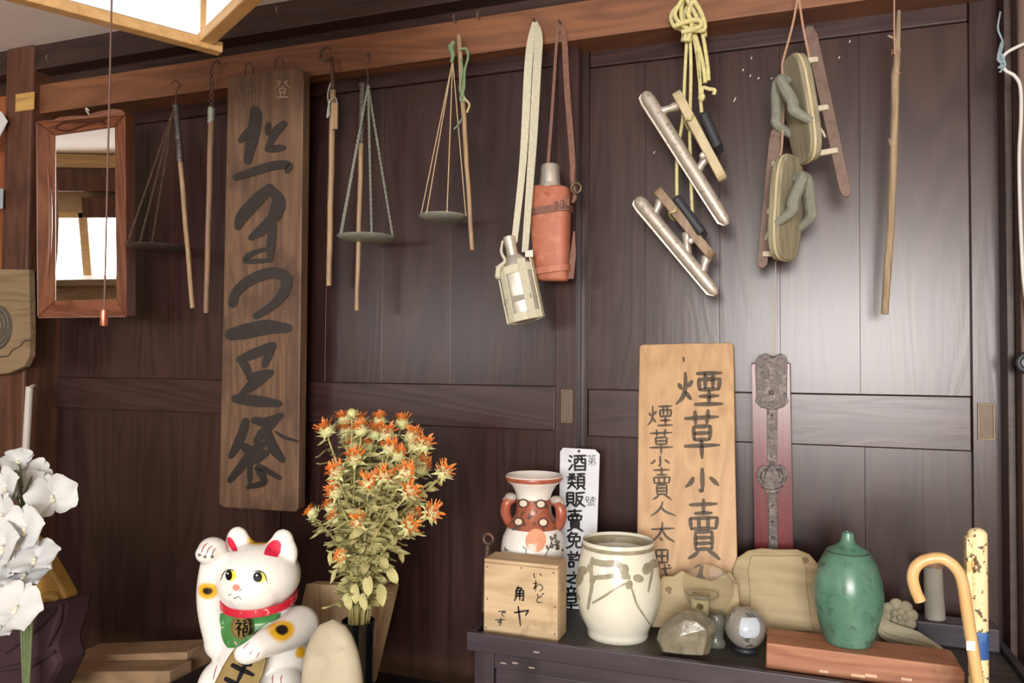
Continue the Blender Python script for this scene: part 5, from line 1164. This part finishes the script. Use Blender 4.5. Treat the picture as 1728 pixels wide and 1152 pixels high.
def spot(px, py, ry, rb):
    d = ray(px, py).normalized(); h, n, _, _ = cat_bvh.ray_cast(CAM, d)
    if h: spots.append((h, ry, rb))
spot(476, 1062, 0.030, 0.014); spot(350, 997, 0.024, 0.011); spot(508, 1100, 0.016, 0.0)
spots.append((cw(0.0, 0.0, 0.310), 0.030, 0.016))
def lerp3(a, b, t): return tuple(a[i] + (b[i] - a[i]) * t for i in range(3))
ca = body_me.color_attributes.new('Col', 'FLOAT_COLOR', 'POINT')
for i, v in enumerate(cv_):
    c = WH
    for h, ry_, rb in spots:
        dv = v - h; d = math.sqrt(dv.x ** 2 + dv.y ** 2 + (dv.z * 1.35) ** 2)
        if d < ry_:
            c = lerp3(WH, YE, min(1, (ry_ - d) / (ry_ * 0.3)))
            if rb and d < rb: c = lerp3(c, BK, min(1, (rb - d) / 0.0035))
    ca.data[i].color = (*c, 1)
for v in body_me.vertices: v.co = v.co - CATP
body_me.polygons.foreach_set('use_smooth', [True] * len(body_me.polygons))
CERA = vcol('glazed_white_ceramic', 0.22, 0.3); body_me.materials.clear(); body_me.materials.append(CERA)
cat = Thing('beckoning_cat', 'white ceramic beckoning cat with raised paw, red collar and gold coin', 'figurine', CATP)
cbody = bpy.data.objects.new('body', body_me); COL.objects.link(cbody); cbody.parent = cat.e
rc_ = raymap(cat_bvh, 0.0005); rc2 = raymap(cat_bvh, 0.0010); rc3 = raymap(cat_bvh, 0.0015)
DARK = plain('dark_paint', lin(22, 19, 20), 0.40, var=0.1); YPAINT = plain('yellow_paint', lin(236, 224, 70), 0.3, var=0.05); WP = plain('white_paint', lin(246, 246, 244), 0.2, var=0.0)
PKP = plain('pink_red_paint', lin(216, 42, 74), 0.3, var=0.08); SAL = plain('salmon_paint', lin(214, 140, 120), 0.35, var=0.08); BRN = plain('brown_line_paint', lin(110, 66, 58), .4); RLINE = plain('red_line_paint', lin(150, 50, 66), .4)
DARK.node_tree.nodes['Principled BSDF'].inputs['Specular IOR Level'].default_value = 0.12
for (x, y, w) in ((389, 971, 8.6), (437, 974, 11.5)):
    e_ = cat.part('eye', ellpatch(MB(), x + 1.2, y, w, 8.8, rc_), YPAINT, parent=cbody, smooth=True)
    cat.part('pupil', ellpatch(MB(), x - 2.2, y - 0.6, w * .66, 8.6, rc2), DARK, parent=cbody, smooth=True)
    cat.part('glint', ellpatch(MB(), x - 3.5, y - 3.5, 1.6, 1.4, rc3, 0, 10, 2), WP, parent=cbody)
for pts in ([(383, 962), (377, 968), (373, 979)], [(436, 964), (446, 968), (451, 983)], [(379, 964), (388, 961), (396, 963)], [(428, 965), (436, 963), (445, 966)]): cat.part('eyelash', stroke(MB(), pts, 1.5, rc2, 0, (0.4, 1, 1, 0.4)), DARK, parent=cbody)
cat.part('nose', ellpatch(MB(), 399, 991, 6.2, 5.6, rc2), SAL, parent=cbody, smooth=True)
for pts in ([(397, 1010), (402, 1006), (408, 1011)], [(394, 1009), (399, 1008)], [(404, 997), (408, 993)], [(386, 1004), (392, 1002)]): cat.part('mouth_line', stroke(MB(), pts, 1.3, rc2), BRN, parent=cbody)
# inner ears
cat.part('inner_ear', rowpatch(MB(), [(906, 385, 389), (912, 384, 394), (919, 386, 398), (925, 389, 400), (930, 393, 401)], rc_, 8), PKP, parent=cbody, smooth=True)
cat.part('inner_ear', rowpatch(MB(), [(911, 462, 470), (917, 454, 474), (924, 449, 474), (932, 446, 473), (936, 447, 470), (940, 466, 469)], rc_, 8), PKP, parent=cbody, smooth=True)
for pts in ([(340, 932), (344, 922), (351, 916)], [(347, 938), (352, 926), (359, 920)], [(356, 940), (360, 930), (364, 924)]): cat.part('claw_line', stroke(MB(), pts, 1.6, rc_, 0, (0.8, 1, 1, 0.5)), RLINE, parent=cbody)
for x, y in ((337, 936), (346, 939), (358, 939)): cat.part('claw_tip', ellpatch(MB(), x, y, 3.2, 2.6, rc_, 0, 12, 2), plain('grey_paint', lin(120, 112, 104), .4) if 'grey_paint' not in MATS else MATS['grey_paint'], parent=cbody)
for pts in ([(411, 1094), (415, 1089), (421, 1084)], [(421, 1104), (424, 1099), (427, 1095)], [(433, 1108), (436, 1103), (438, 1100)], [(360, 1146), (363, 1132), (367, 1122)], [(372, 1146), (373, 1134), (376, 1124)], [(460, 1152), (460, 1144), (461, 1139)], [(474, 1152), (474, 1144), (476, 1139)]): cat.part('claw_line', stroke(MB(), pts, 1.5, rc_, 0, (0.8, 1, 1, 0.5)), RLINE, parent=cbody)
# collar, bib, medallion, koban
def ring_on_body(z0, tilt, r_out, n=64):
    pts = []
    for i in range(n + 1):
        a = 2 * math.pi * i / n; dr = RC @ V((math.sin(a), -math.cos(a), 0)); zz_ = z0 - tilt * math.cos(a)
        c0 = cw(0, -0.008, zz_); h, nn, _, _ = cat_bvh.ray_cast(c0 + dr * 0.2, -dr); pts.append((h if h else c0 + dr * .06) + dr * r_out)
    return pts
COLR = speckle('red_collar_paint', lin(196, 36, 58), [(lin(224, 150, 150), 90, 0.62, 0.06)], 0.35, 0, 0.1)
pts = []
for i in range(65):
    a = 2 * math.pi * i / 64; q = V((math.sin(a), -math.cos(a), 0)); pts.append(cw(q.x * 0.066, q.y * 0.062 - 0.008, 0.198 + 0.020 * (1 - math.cos(a)) / 2))
cat.part('collar', MB().strap(pts, 0.014, 0.006, (0, 0, 1)), COLR, bev=0.0015, label='red flower-patterned collar')
BIB = speckle('green_bib_paint', lin(70, 132, 70), [(lin(98, 160, 92), 20, 0.5, 0.2), (lin(220, 170, 160), 60, 0.64, 0.05)], 0.3, 0, 0.05)
cat.part('bib', rowpatch(MB(), [(1034, 371, 474), (1044, 370, 470), (1052, 371, 452), (1062, 373, 438), (1074, 376, 426), (1084, 380, 416), (1092, 386, 402)], raymap(cat_bvh, 0.0022), 22), BIB, smooth=True, label='green flower-patterned bib')
rb_ = raymap(cat_bvh, 0.006)
GOLD = plain('gold_paint', lin(142, 120, 70), 0.5, 0.3, 0.12, 60)
# medallion
mc = rb_(411, 1058); nrm = (CAM - mc); nrm = (RC @ V((-0.15, -0.97, 0.12))).normalized(); s1 = V((0, 0, 1)).cross(nrm).normalized(); s2 = nrm.cross(s1); Mm = Matrix((s1, s2, nrm)).transposed(); km = mpp(411, 1058, -0.44)
md = cat.part('medallion', MB().lathe([(0.1 * km, 0.003), (17.5 * km, 0.003), (18 * km, 0.005), (19.5 * km, 0.005), (20 * km, 0), (20 * km, -0.006)], mc, 36, Mm), GOLD, smooth=True, label='round gold medallion')
pmd = lambda x, y, h=0: onpl(x, y, mc + nrm * 0.0036, nrm) + nrm * h
cat.part('medallion_character', glyph(MB(), '福', (397, 1044, 424, 1074), 3.0, pmd, 0.0004), DARK, parent=md)
# koban: oval plate held against the belly, slanting down to the cat's right
kc_ = cw(0.008, -0.092, 0.085); kn_ = (RC @ V((0.05, -0.93, 0.32))).normalized(); ku = V((0.34, 0.0, 1.0)); ku = (ku - kn_ * ku.dot(kn_)).normalized(); kr = ku.cross(kn_).normalized()
out = []
for i in range(40):
    a = 2 * math.pi * i / 40; out.append(kc_ + kr * (0.036 * math.copysign(abs(math.cos(a)) ** .7, math.cos(a))) + ku * (0.074 * math.copysign(abs(math.sin(a)) ** .8, math.sin(a)) ) + kn_ * 0.003)
ko = cat.part('koban_coin', MB().prism(out, kn_ * -0.007), GOLD, bev=0.0015, label='oval gold koban coin with black characters')
kf_ = lambda x, y, h=0: kc_ + kr * x + ku * y + kn_ * (0.0034 + h)
for i, g in enumerate('千万両'):
    y1 = 0.040 - i * 0.036
    cat.part('coin_character', glyph(MB(), g, (-0.024, y1, 0.024, y1 - 0.036), 0.0085, kf_, 0.0008), DARK, parent=ko)
lip = cat.part('coin_rim', MB().tube([q + kn_ * 0.0 for q in out] + [out[0]], 0.0012, 6), GOLD, parent=ko, smooth=True)
# straw mat
sm_ = Thing('straw_mat', 'frayed straw mat under the beckoning cat', 'mat', (CATP.x, -0.36, ZS))
STRAW = plain('straw', lin(176, 154, 112), 0.85, var=0.25, scale=120, bmp=0.4)
sm_.part('mat', MB().lathe([(0.001, 0.0005), (0.118, 0.0005), (0.121, 0.004), (0.118, 0.0085), (0.001, 0.0092)], (CATP.x, CATP.y - 0.01, ZS), 48), STRAW, smooth=True)
fr_ = MB(); r4 = random.Random(2)
for i in range(160):
    a = r4.uniform(0, 2 * math.pi); d = V((math.cos(a), math.sin(a), 0)); c0 = V((CATP.x, CATP.y - 0.01, ZS + r4.uniform(.003, .008))) + d * 0.112
    fr_.tube([c0, c0 + d * 0.014 + V((0, 0, r4.uniform(0, .006))), c0 + d * r4.uniform(.02, .03) + V((r4.uniform(-.01, .01), r4.uniform(-.01, .01), r4.uniform(-.003, .012)))], [0.0012, 0.0009, 0.0004], 4)
sm_.part('fringe', fr_, STRAW)['kind'] = 'stuff'
# ---- pale stone
sy = -0.44; sc = at(561, 1140, sy); ks = mpp(561, 1140, sy); ztop = at(560, 1045, sy).z
stm = MB(); rows, cols = 22, 36
for j in range(rows + 1):
    f = j / rows; z = ZS + (ztop - ZS) * f
    w = (1 - max(0, (f - 0.42) / 0.58) ** 2.5) ** 0.5 * (1.0 - 0.10 * max(0, .4 - f)) * 57 * ks if f < 1 else 0.002
    for i in range(cols):
        a = 2 * math.pi * i / cols; b_ = 1 + 0.03 * math.sin(3 * a + f * 4)
        q = V((sc.x + w * b_ * math.cos(a), sy + w * 0.62 * b_ * math.sin(a), z)); dent = math.exp(-(((q.x - (sc.x - 0.012)) / 0.022) ** 2 + ((z - (ZS + (ztop - ZS) * .72)) / 0.014) ** 2))
        if math.sin(a) < 0: q.y += 0.012 * dent
        stm.v.append(q)
for j in range(rows):
    for i in range(cols): stm.f.append((j * cols + i, j * cols + (i + 1) % cols, (j + 1) * cols + (i + 1) % cols, (j + 1) * cols + i))
stm.f += [tuple(reversed(range(cols))), tuple(rows * cols + i for i in range(cols))]
single('upright_stone', stm, speckle('pale_stone', lin(178, 169, 146), [(lin(194, 187, 164), 14, 0.48, 0.25), (lin(150, 142, 120), 30, 0.66, 0.15)], 0.75, 0, 0.25), 'smooth rounded pale stone standing beside the cat', 'stone', (sc.x, sy, ZS), True, ang=80)
# ---- wooden board behind the vase
wy = -0.17; W_BRD = wood('tan_board', lin(150, 124, 94), lin(178, 152, 118), 'Z', 0.9, 0.6, 0.1, 0.35)
brd = [at(516, 985, wy), at(655, 990, wy), at(608, 1190, wy), at(470, 1190, wy)]
zlow = ZS + 0.001
brd[2] = brd[1].lerp(brd[2], (brd[1].z - zlow) / (brd[1].z - brd[2].z)); brd[3] = brd[0].lerp(brd[3], (brd[0].z - zlow) / (brd[0].z - brd[3].z))
single('leaning_board', MB().prism(brd, V((0.010, 0.030, 0))), W_BRD, 'thick tan wooden board leaning behind the flower vase', 'board', ((brd[2].x + brd[3].x) / 2, wy, ZS), bev=0.002)
# ---- black vase
VC = V((at(604, 1100, -0.30).x, -0.30, ZS)); kv = (VC - CAM).dot(FWD) / FPX; Hv = at(604, 1046, -0.30).z - ZS
single('black_vase', MB().lathe([(0.001, 0.0005), (24 * kv, 0.0005), (25 * kv, 0.004), (25 * kv, Hv * .5), (26 * kv, Hv * .9), (28 * kv, Hv), (26 * kv, Hv), (24 * kv, Hv * .9), (23 * kv, Hv * .5), (22 * kv, 0.01), (0.001, 0.008)], VC, 36, cap=False), plain('black_glaze', lin(22, 24, 30), 0.15, var=0.1), 'tall glossy black vase holding the safflowers', 'vase', VC, True)
# ---- safflowers
SFL = plain('dried_leaf', lin(184, 178, 124), 0.75, var=0.22, scale=60)
SFS = plain('dried_stem', lin(176, 168, 112), 0.7, var=0.12, scale=60)
SFB = plain('pale_bract', lin(206, 206, 150), 0.7, var=0.15, scale=80)
SFO = speckle('orange_petals', lin(226, 128, 52), [(lin(206, 84, 40), 120, 0.5, 0.15), (lin(240, 184, 84), 200, 0.55, 0.1)], 0.6, 0, 0)
def leaf_mesh(L, W):
    m = MB(); n = 5; pts = []
    for i in range(n + 1):
        t = i / n; w = W * math.sin(math.pi * min(1, t * .9 + .08)) ** .8 if i < n else 0.0002; z = -0.25 * L * t * t + 0.08 * L * math.sin(t * 6)
        m.v += [V((L * t, -w, z)), V((L * t, 0, z - W * .35)), V((L * t, w, z))]
    for i in range(n):
        a = 3 * i; m.f += [(a, a + 3, a + 4, a + 1), (a + 1, a + 4, a + 5, a + 2)]
    me = bpy.data.meshes.new('leaf'); me.from_pydata([tuple(v) for v in m.v], [], m.f); me.materials.append(SFL); me.polygons.foreach_set('use_smooth', [True] * len(me.polygons)); return me
LEAVES = [leaf_mesh(0.036, 0.0065), leaf_mesh(0.030, 0.0080), leaf_mesh(0.044, 0.0075), leaf_mesh(0.022, 0.005)]
def head_meshes():
    b = MB().lathe([(0.002, -0.013), (0.008, -0.010), (0.0115, -0.003), (0.0105, 0.004), (0.006, 0.008)], (0, 0, 0), 12); r = random.Random(9)
    for i in range(14):
        a = 2 * math.pi * i / 14 + r.uniform(-.2, .2); d = V((math.cos(a), math.sin(a), 0)); s_ = V((-d.y, d.x, 0)) * 0.0032; z = r.uniform(-.008, .0)
        b.add([d * .009 - s_ + V((0, 0, z)), d * .009 + s_ + V((0, 0, z)), d * r.uniform(.017, .023) + V((0, 0, z + r.uniform(-.004, .009))), d * .010 + V((0, 0, z - .003))], [(0, 1, 2), (1, 3, 2), (3, 0, 2), (0, 3, 1)])
    t = MB()
    for i in range(90):
        a = r.uniform(0, 2 * math.pi); rr = r.uniform(0, .0085); c = V((rr * math.cos(a), rr * math.sin(a), .004)); d = (V((math.cos(a) * rr * 1.1, math.sin(a) * rr * 1.1, r.uniform(.005, .010))))
        s_ = V((-math.sin(a), math.cos(a), 0)) * .0011
        t.add([c - s_, c + s_, c + d + s_ * .8, c + d * 1.12, c + d - s_ * .8], [(0, 1, 2, 3, 4)])
    out = []
    for nm, mb, mt_ in (('head', b, SFB), ('petals', t, SFO)):
        me = bpy.data.meshes.new(nm); me.from_pydata([tuple(v) for v in mb.v], [], mb.f); me.materials.append(mt_); me.update(); out.append(me)
    return out
HEAD, TUFT = head_meshes()
def add_obj(name, me, parent, M):
    o = bpy.data.objects.new(name, me); COL.objects.link(o); o.parent = parent; o.matrix_local = M; return o
def rot_to(d, roll=0.0, ax='Z'):
    return d.to_track_quat(ax, 'Y' if ax == 'Z' else 'Z').to_matrix().to_4x4() @ (Matrix.Rotation(roll, 4, ax))
HD = [(168, 130), (243, 88), (305, 95), (383, 92), (475, 100), (248, 135), (308, 130), (365, 140), (415, 145), (515, 155), (285, 190), (340, 195), (425, 205), (525, 190), (565, 190), (460, 232), (285, 245), (550, 245), (208, 300), (490, 300), (555, 285), (645, 300), (340, 345), (400, 315), (430, 335), (205, 380), (505, 375), (530, 405), (188, 440), (275, 440), (112, 465), (210, 485), (300, 500), (520, 470), (595, 465), (375, 525), (505, 518), (228, 640), (272, 62)]
UNIQ = {0: 'safflower reaching out to the upper left of the bouquet', 1: 'safflower just below the closed bud at the top', 3: 'safflower at the top middle of the bouquet', 4: 'safflower at the upper right of the bouquet, level with its top', 21: 'safflower reaching furthest right from the bouquet', 22: 'large safflower at the middle front of the bouquet',
        30: 'safflower reaching furthest left, low beside the signboard foot', 34: 'low safflower at the lower right edge of the bouquet', 35: 'small dark orange safflower low in the middle front', 37: 'lowest small safflower near the vase mouth', 38: 'closed pale safflower bud at the very top'}
ORD = ['leftmost', 'second', 'third', 'fourth', 'fifth', 'sixth', 'seventh', 'eighth', 'ninth']
ROWN = ['topmost', 'second', 'third', 'fourth', 'fifth', 'sixth', 'seventh', 'lowest']
rows_ = [[] for _ in ROWN]
for i, (hx, hy) in enumerate(HD):
    rows_[sum(hy > b for b in (112, 165, 215, 262, 330, 425, 492))].append((hx, i))
HLAB = {}
for rn, row in zip(ROWN, rows_):
    for k, (hx, i) in enumerate(sorted(row)):
        HLAB[i] = 'orange safflower, %s in the %s row of heads' % ('leftmost' if k == 0 else ORD[k] + ' from the left', rn)
mouth = V((VC.x, VC.y, ZS + Hv)); rf = random.Random(21)
for i, (hx, hy) in enumerate(HD):
    px, py = 480 + hx / 2.39, 670 + hy / 2.39
    dep = -0.30 + rf.uniform(-0.07, 0.06) - (0.05 if hy > 280 and 190 < hx < 560 else 0)
    hp = at(px, py, dep)
    r0 = V((rf.uniform(-.016, .016), rf.uniform(-.016, .016), 0)); foot = V((VC.x, VC.y, ZS + 0.02 + 0.004 * (i % 7))) + r0 * .8
    t = Thing('safflower', UNIQ.get(i, HLAB[i]), 'flower', foot, 'dried safflowers in the black vase')
    mo = mouth + r0
    up = (hp - mo); p2 = mo.lerp(hp, .5) + V((0, 0, 0.03)) - V((up.x, up.y, 0)) * .12
    path = smooth_path([foot, mo, p2, hp - up.normalized() * .010], 6)
    t.part('stem', MB().tube(path, [0.0026, 0.0024, 0.002, 0.0016], 6), SFS, smooth=True)
    d = (path[-1] - path[-3]).normalized(); d = (d + V((rf.uniform(-.2, .2), -0.55, rf.uniform(.0, .3)))).normalized(); s_ = rf.uniform(.95, 1.15) * (.7 if i in (35, 37, 38) else 1)
    Mh = Matrix.Translation(hp - t.loc) @ rot_to(d, rf.uniform(0, 6)) @ Matrix.Scale(s_, 4)
    h = add_obj('head', HEAD, t.e, Mh)
    if i != 38: add_obj('petals', TUFT, h, Matrix.Identity(4))
    L = len(path); nl = 38 if py < 930 else 16
    for k in range(nl):
        f = 0.36 + 0.62 * (k + rf.random() * .8) / nl
        ip = f * (L - 1); j = int(ip); p = path[j].lerp(path[min(j + 1, L - 1)], ip - j)
        if p.z < mouth.z + 0.03: continue
        a = rf.uniform(0, 2 * math.pi); dd = V((math.cos(a), math.sin(a), rf.uniform(-.1, .8))).normalized()
        add_obj('leaf', LEAVES[rf.randrange(4)], t.e, Matrix.Translation(p - t.loc) @ rot_to(dd, rf.uniform(-.8, .8), 'X') @ Matrix.Scale(rf.uniform(.7, 1.1) * (.75 if f > .9 else 1), 4))
# broad dry leaves hanging near the vase mouth
W = [((575, 1022), (548, 1016), 1.3), ((640, 985), (652, 1030), 1.5), ((572, 958), (556, 975), 1.2), ((655, 958), (672, 985), 1.3), ((600, 985), (596, 1020), 1.3), ((622, 970), (618, 1010), 1.4), ((585, 1000), (588, 1035), 1.2), ((612, 1000), (612, 1036), 1.2), ((590, 940), (575, 955), 1.2), ((640, 940), (655, 960), 1.2), ((560, 930), (550, 955), 1.0), ((672, 930), (690, 950), 1.0)]
last_t = t
for (a, b, s_) in W:
    A_, B_ = at(*a, -0.34), at(*b, -0.36); add_obj('leaf', LEAVES[1], last_t.e, Matrix.Translation(A_ - last_t.loc) @ rot_to((B_ - A_).normalized(), rf.uniform(-.6, .6), 'X') @ Matrix.Scale(s_ * .85, 4))
# ================================================================== LOWER LEFT EDGE
W_LOG = wood('tan_block', lin(140, 112, 84), lin(166, 136, 104), 'X', 0.9, 0.65, 0.1, 0.4, (lin(116, 90, 68), 10, 0.6))
def block(label, pts, Y, depth, zb):
    tp = [at(x, y, Y) for x, y in pts]; t0_ = tp[0]; 
    poly = tp + [V((tp[-1].x, Y, zb)), V((tp[0].x, Y, zb))]
    c = sum(poly, V((0, 0, 0))) / len(poly)
    return single('wood_block', MB().prism(poly, V((0, depth, 0))), W_LOG, label, 'wood block', (c.x, Y, zb), bev=0.003, group='wooden blocks on the bench')
block('tan wooden block with a cut-off corner, behind another block', [(98, 1120), (116, 1107), (315, 1100)], -0.20, 0.09, ZB + 0.0005)
block('tan wooden block lying in front of the one with a cut-off corner', [(73, 1140), (78, 1134), (286, 1132)], -0.27, 0.065, ZB + 0.0005)
# white pole
wp0, wp1 = at(50, 652, -0.10), at(38, 860, -0.10); kw = mpp(50, 700, -0.10); dd = (wp1 - wp0).normalized(); wpe = wp0 + dd * ((wp0.z - ZB) / -dd.z)
wp = Thing('white_pole', 'thin white pole leaning beside the left post', 'pole', wpe)
wp.part('tube', MB().tube([wp0, wp0.lerp(wpe, .5), wpe], 6 * kw, 14), plain('white_paint_pole', lin(196, 192, 184), .4, var=.06), smooth=True)
wp.part('end_clip', MB().tube([wp0 + V((0, -.002, -0.004)), wp0 + V((0.018, -.002, 0.004))], [0.005, 0.004], 8), TIN, smooth=True)
# emblem board on the left
ey_ = -0.085
em = Thing('emblem_board', 'weathered brown board with a dark round crest at the left edge', 'board', at(20, 635, ey_))
W_EMB = wood('weathered_board', lin(112, 92, 68), lin(144, 122, 92), 'X', 0.9, 0.7, 0.15, 0.4)
eo_ = em.part('board', px_prism(MB(), [(-80, 452), (48, 454), (50, 560), (49, 600), (40, 618), (14, 630), (-80, 640)], ey_, 0.02), W_EMB, bev=0.003)
cc = at(-6, 553, ey_); rr = 38 * mpp(-6, 553, ey_)
ec = em.part('crest', MB().lathe([(rr, 0), (rr * .97, 0.003), (0.001, 0.004)], cc, 40, RX), plain('crest_dark', lin(84, 78, 68), .7), parent=eo_, smooth=True)
cl = MB()
for i in range(3):
    a = i * 2 * math.pi / 3
    for q0 in (0.35, 0.6, 0.82): cl.tube([cc + V((math.cos(a + b * 1.5) * rr * (q0 + .12 * b), -0.0045, math.sin(a + b * 1.5) * rr * (q0 + .12 * b))) for b in [j / 10 for j in range(11)]], 0.0018, 5)
em.part('crest_swirl', cl, plain('crest_light', lin(122, 112, 92), .7), parent=eo_, smooth=True)['kind'] = 'stuff'
cr = MB(); cr.tube(px_path([(0, 602), (14, 600), (22, 590), (34, 584), (40, 576), (50, 574)], ey_ - 0.0005), 0.0014, 5)
em.part('crack', cr, plain('crack_dark', lin(46, 36, 30), .8), parent=eo_)
# white card at the far left top
single('white_card', px_prism(MB(), [(-40, 180), (2, 188), (12, 204), (-2, 232), (-40, 260)], -0.075, 0.003), plain('card_white', lin(214, 214, 218), .5, var=.03), 'white paper card at the left edge beside the post', 'card', at(-10, 215, -0.075), bev=0.0005)
single('paper_slip', px_prism(MB(), [(-40, 318), (5, 318), (4, 352), (-40, 350)], -0.07, 0.002), plain('slip_grey', lin(160, 166, 170), .6, var=.03), 'grey-blue paper slip under the white card', 'card', at(-10, 335, -0.07))
# ---- gold and purple wrapped bundle behind the orchids
gy2 = -0.43
bun = Thing('wrapped_bundle', 'purple cloth bundle with a gold panel behind the orchids', 'bundle', at(40, 1100, gy2))
GOLDP = plain('gold_cloth', lin(164, 128, 62), 0.5, 0.1, 0.12, 40)
PURP = plain('purple_cloth', lin(58, 34, 42), 0.8, var=0.2, scale=30, bmp=0.2)
bun.part('gold_panel', px_prism(MB(), [(-60, 905), (40, 900), (62, 922), (80, 950), (100, 985), (111, 1005), (110, 1014), (96, 1018), (-60, 1060)], gy2, 0.03), GOLDP, bev=0.006)
bun.part('gold_fold', MB().tube(px_path([(62, 1016), (78, 1008), (92, 1008), (96, 1016)], gy2 - 0.006), [0.004, 0.010, 0.010, 0.004], 8), GOLDP, smooth=True)
bun.part('purple_wrap', px_prism(MB(), [(-60, 1058), (6, 1048), (36, 1028), (60, 1018), (108, 1014), (104, 1040), (88, 1090), (98, 1120), (60, 1200), (-60, 1200)], gy2 - 0.022, 0.07), PURP, bev=0.012)
for a in ([(104, 1020), (96, 1050), (80, 1090)], [(96, 1026), (60, 1060), (10, 1100)], [(90, 1100), (50, 1120), (0, 1130)]):
    bun.part('cloth_fold', MB().tube(px_path(a, gy2 - 0.024), [0.003, 0.008, 0.004], 8), PURP, smooth=True)
# ---- white orchids
ORC = plain('orchid_white', lin(206, 209, 210), 0.55, var=0.04, scale=30); ORY = plain('orchid_lip', lin(222, 218, 198), 0.5, var=.1, scale=80); OST = plain('orchid_stem', lin(104, 118, 78), .6, var=.15)
def petal_mesh(L, W, cup):
    m = MB(); nu, nv = 8, 6
    for j in range(nv + 1):
        t = j / nv; w = W * math.sin(math.pi * (0.12 + 0.84 * t)) ** .6 * (.45 + .75 * t if t < .6 else .9) if j < nv else W * .18
        for i in range(nu + 1):
            s_ = -1 + 2 * i / nu; m.v.append(V((s_ * w, L * t * (1 - .10 * s_ * s_ * t), cup * (s_ * s_ * w * .5) + 0.10 * L * math.sin(t * 3.0) + 0.03 * L * math.sin(5 * s_ + 3 * t))))
    for j in range(nv):
        for i in range(nu): a = j * (nu + 1) + i; m.f.append((a, a + 1, a + nu + 2, a + nu + 1))
    me = bpy.data.meshes.new('petal'); me.from_pydata([tuple(v) for v in m.v], [], m.f); me.materials.append(ORC); me.polygons.foreach_set('use_smooth', [True] * len(me.polygons)); me.update(); return me
P_BIG, P_SEP = petal_mesh(0.040, 0.036, .30), petal_mesh(0.038, 0.022, .3)
lipm = MB().ell((0, 0.0, 0.006), (0.003, 0.004, 0.004), 10, 7).ell((0, -0.005, 0.006), (0.004, 0.005, 0.002), 10, 7)
LIP = bpy.data.meshes.new('flower'); LIP.from_pydata([tuple(v) for v in lipm.v], [], lipm.f); LIP.materials.append(ORY); LIP.polygons.foreach_set('use_smooth', [True] * len(LIP.polygons))
FL = [(88, 838, -0.50, (0.75, -0.62, 0.10), 1.15, 0.2), (46, 893, -0.56, (0.20, -0.95, 0.20), 1.15, 0.0), (14, 826, -0.52, (0.0, -0.95, 0.25), 1.1, 0.3), (8, 868, -0.55, (0.1, -0.9, 0.1), 1.1, -.3), (52, 822, -0.47, (0.3, -0.7, 0.6), .85, .6), (30, 782, -0.46, (0.4, -0.5, 0.7), .8, 1.2),
      (10, 925, -0.58, (0.0, -0.9, 0.3), 1.2, .2), (60, 948, -0.57, (0.3, -0.55, 0.85), 1.05, .1), (14, 962, -0.58, (-.1, -0.8, 0.5), .9, .5), (42, 975, -0.57, (0.3, -0.35, 0.95), 1.05, -.2), (10, 1000, -0.58, (0.2, -0.6, 0.7), 1.0, .4), (30, 1026, -0.60, (0.45, -0.75, 0.4), 1.15, -.4), (2, 1062, -0.58, (0.2, -0.5, 0.8), .8, .1), (66, 800, -0.44, (0.5, -0.6, 0.5), .8, 2.0)]
ob_ = at(30, 1250, -0.52)
orc = Thing('orchid_spray', 'spray of white artificial orchids at the lower left', 'flowers', V((ob_.x, -0.52, ZB)))
ctr = at(28, 1010, -0.50)
for k in range(4):
    f0 = V((ob_.x + 0.01 * k, -0.50 - 0.01 * k, ZB)); e_ = at(*[(62, 820), (30, 800), (20, 860), (50, 900)][k], -0.49)
    orc.part('stem', MB().tube(smooth_path([f0, at(36 + 6 * k, 1040, -0.50), at(34 + 8 * k, 930, -0.50), e_, e_ + V((0.03 if k == 0 else -.02, -.02, -0.02))], 6), 0.0028, 8), OST, smooth=True)
for i, (x, y, Y, n, s_, rl_) in enumerate(FL):
    p = at(x, y, Y); M0 = Matrix.Translation(p - orc.loc) @ rot_to(V(n).normalized(), rl_) @ Matrix.Scale(s_ * 1.02, 4)
    fo = add_obj('flower', LIP, orc.e, M0)
    for me, ang in ((P_SEP, 0), (P_SEP, 128), (P_SEP, -128), (P_BIG, 72), (P_BIG, -72)):
        add_obj('petal', me, fo, Matrix.Translation((0, 0, 0.003 if me is P_BIG else 0)) @ Matrix.Rotation(math.radians(ang), 4, 'Z') @ Matrix.Rotation(math.radians(14), 4, 'X'))
    orc.part('flower_stalk', MB().tube([p, p.lerp(at(38, min(y + 30, 1050), -0.50), .5) + V((0, 0, .01)), at(38, min(y + 40, 1060), -0.50)], 0.0016, 6), OST, smooth=True)
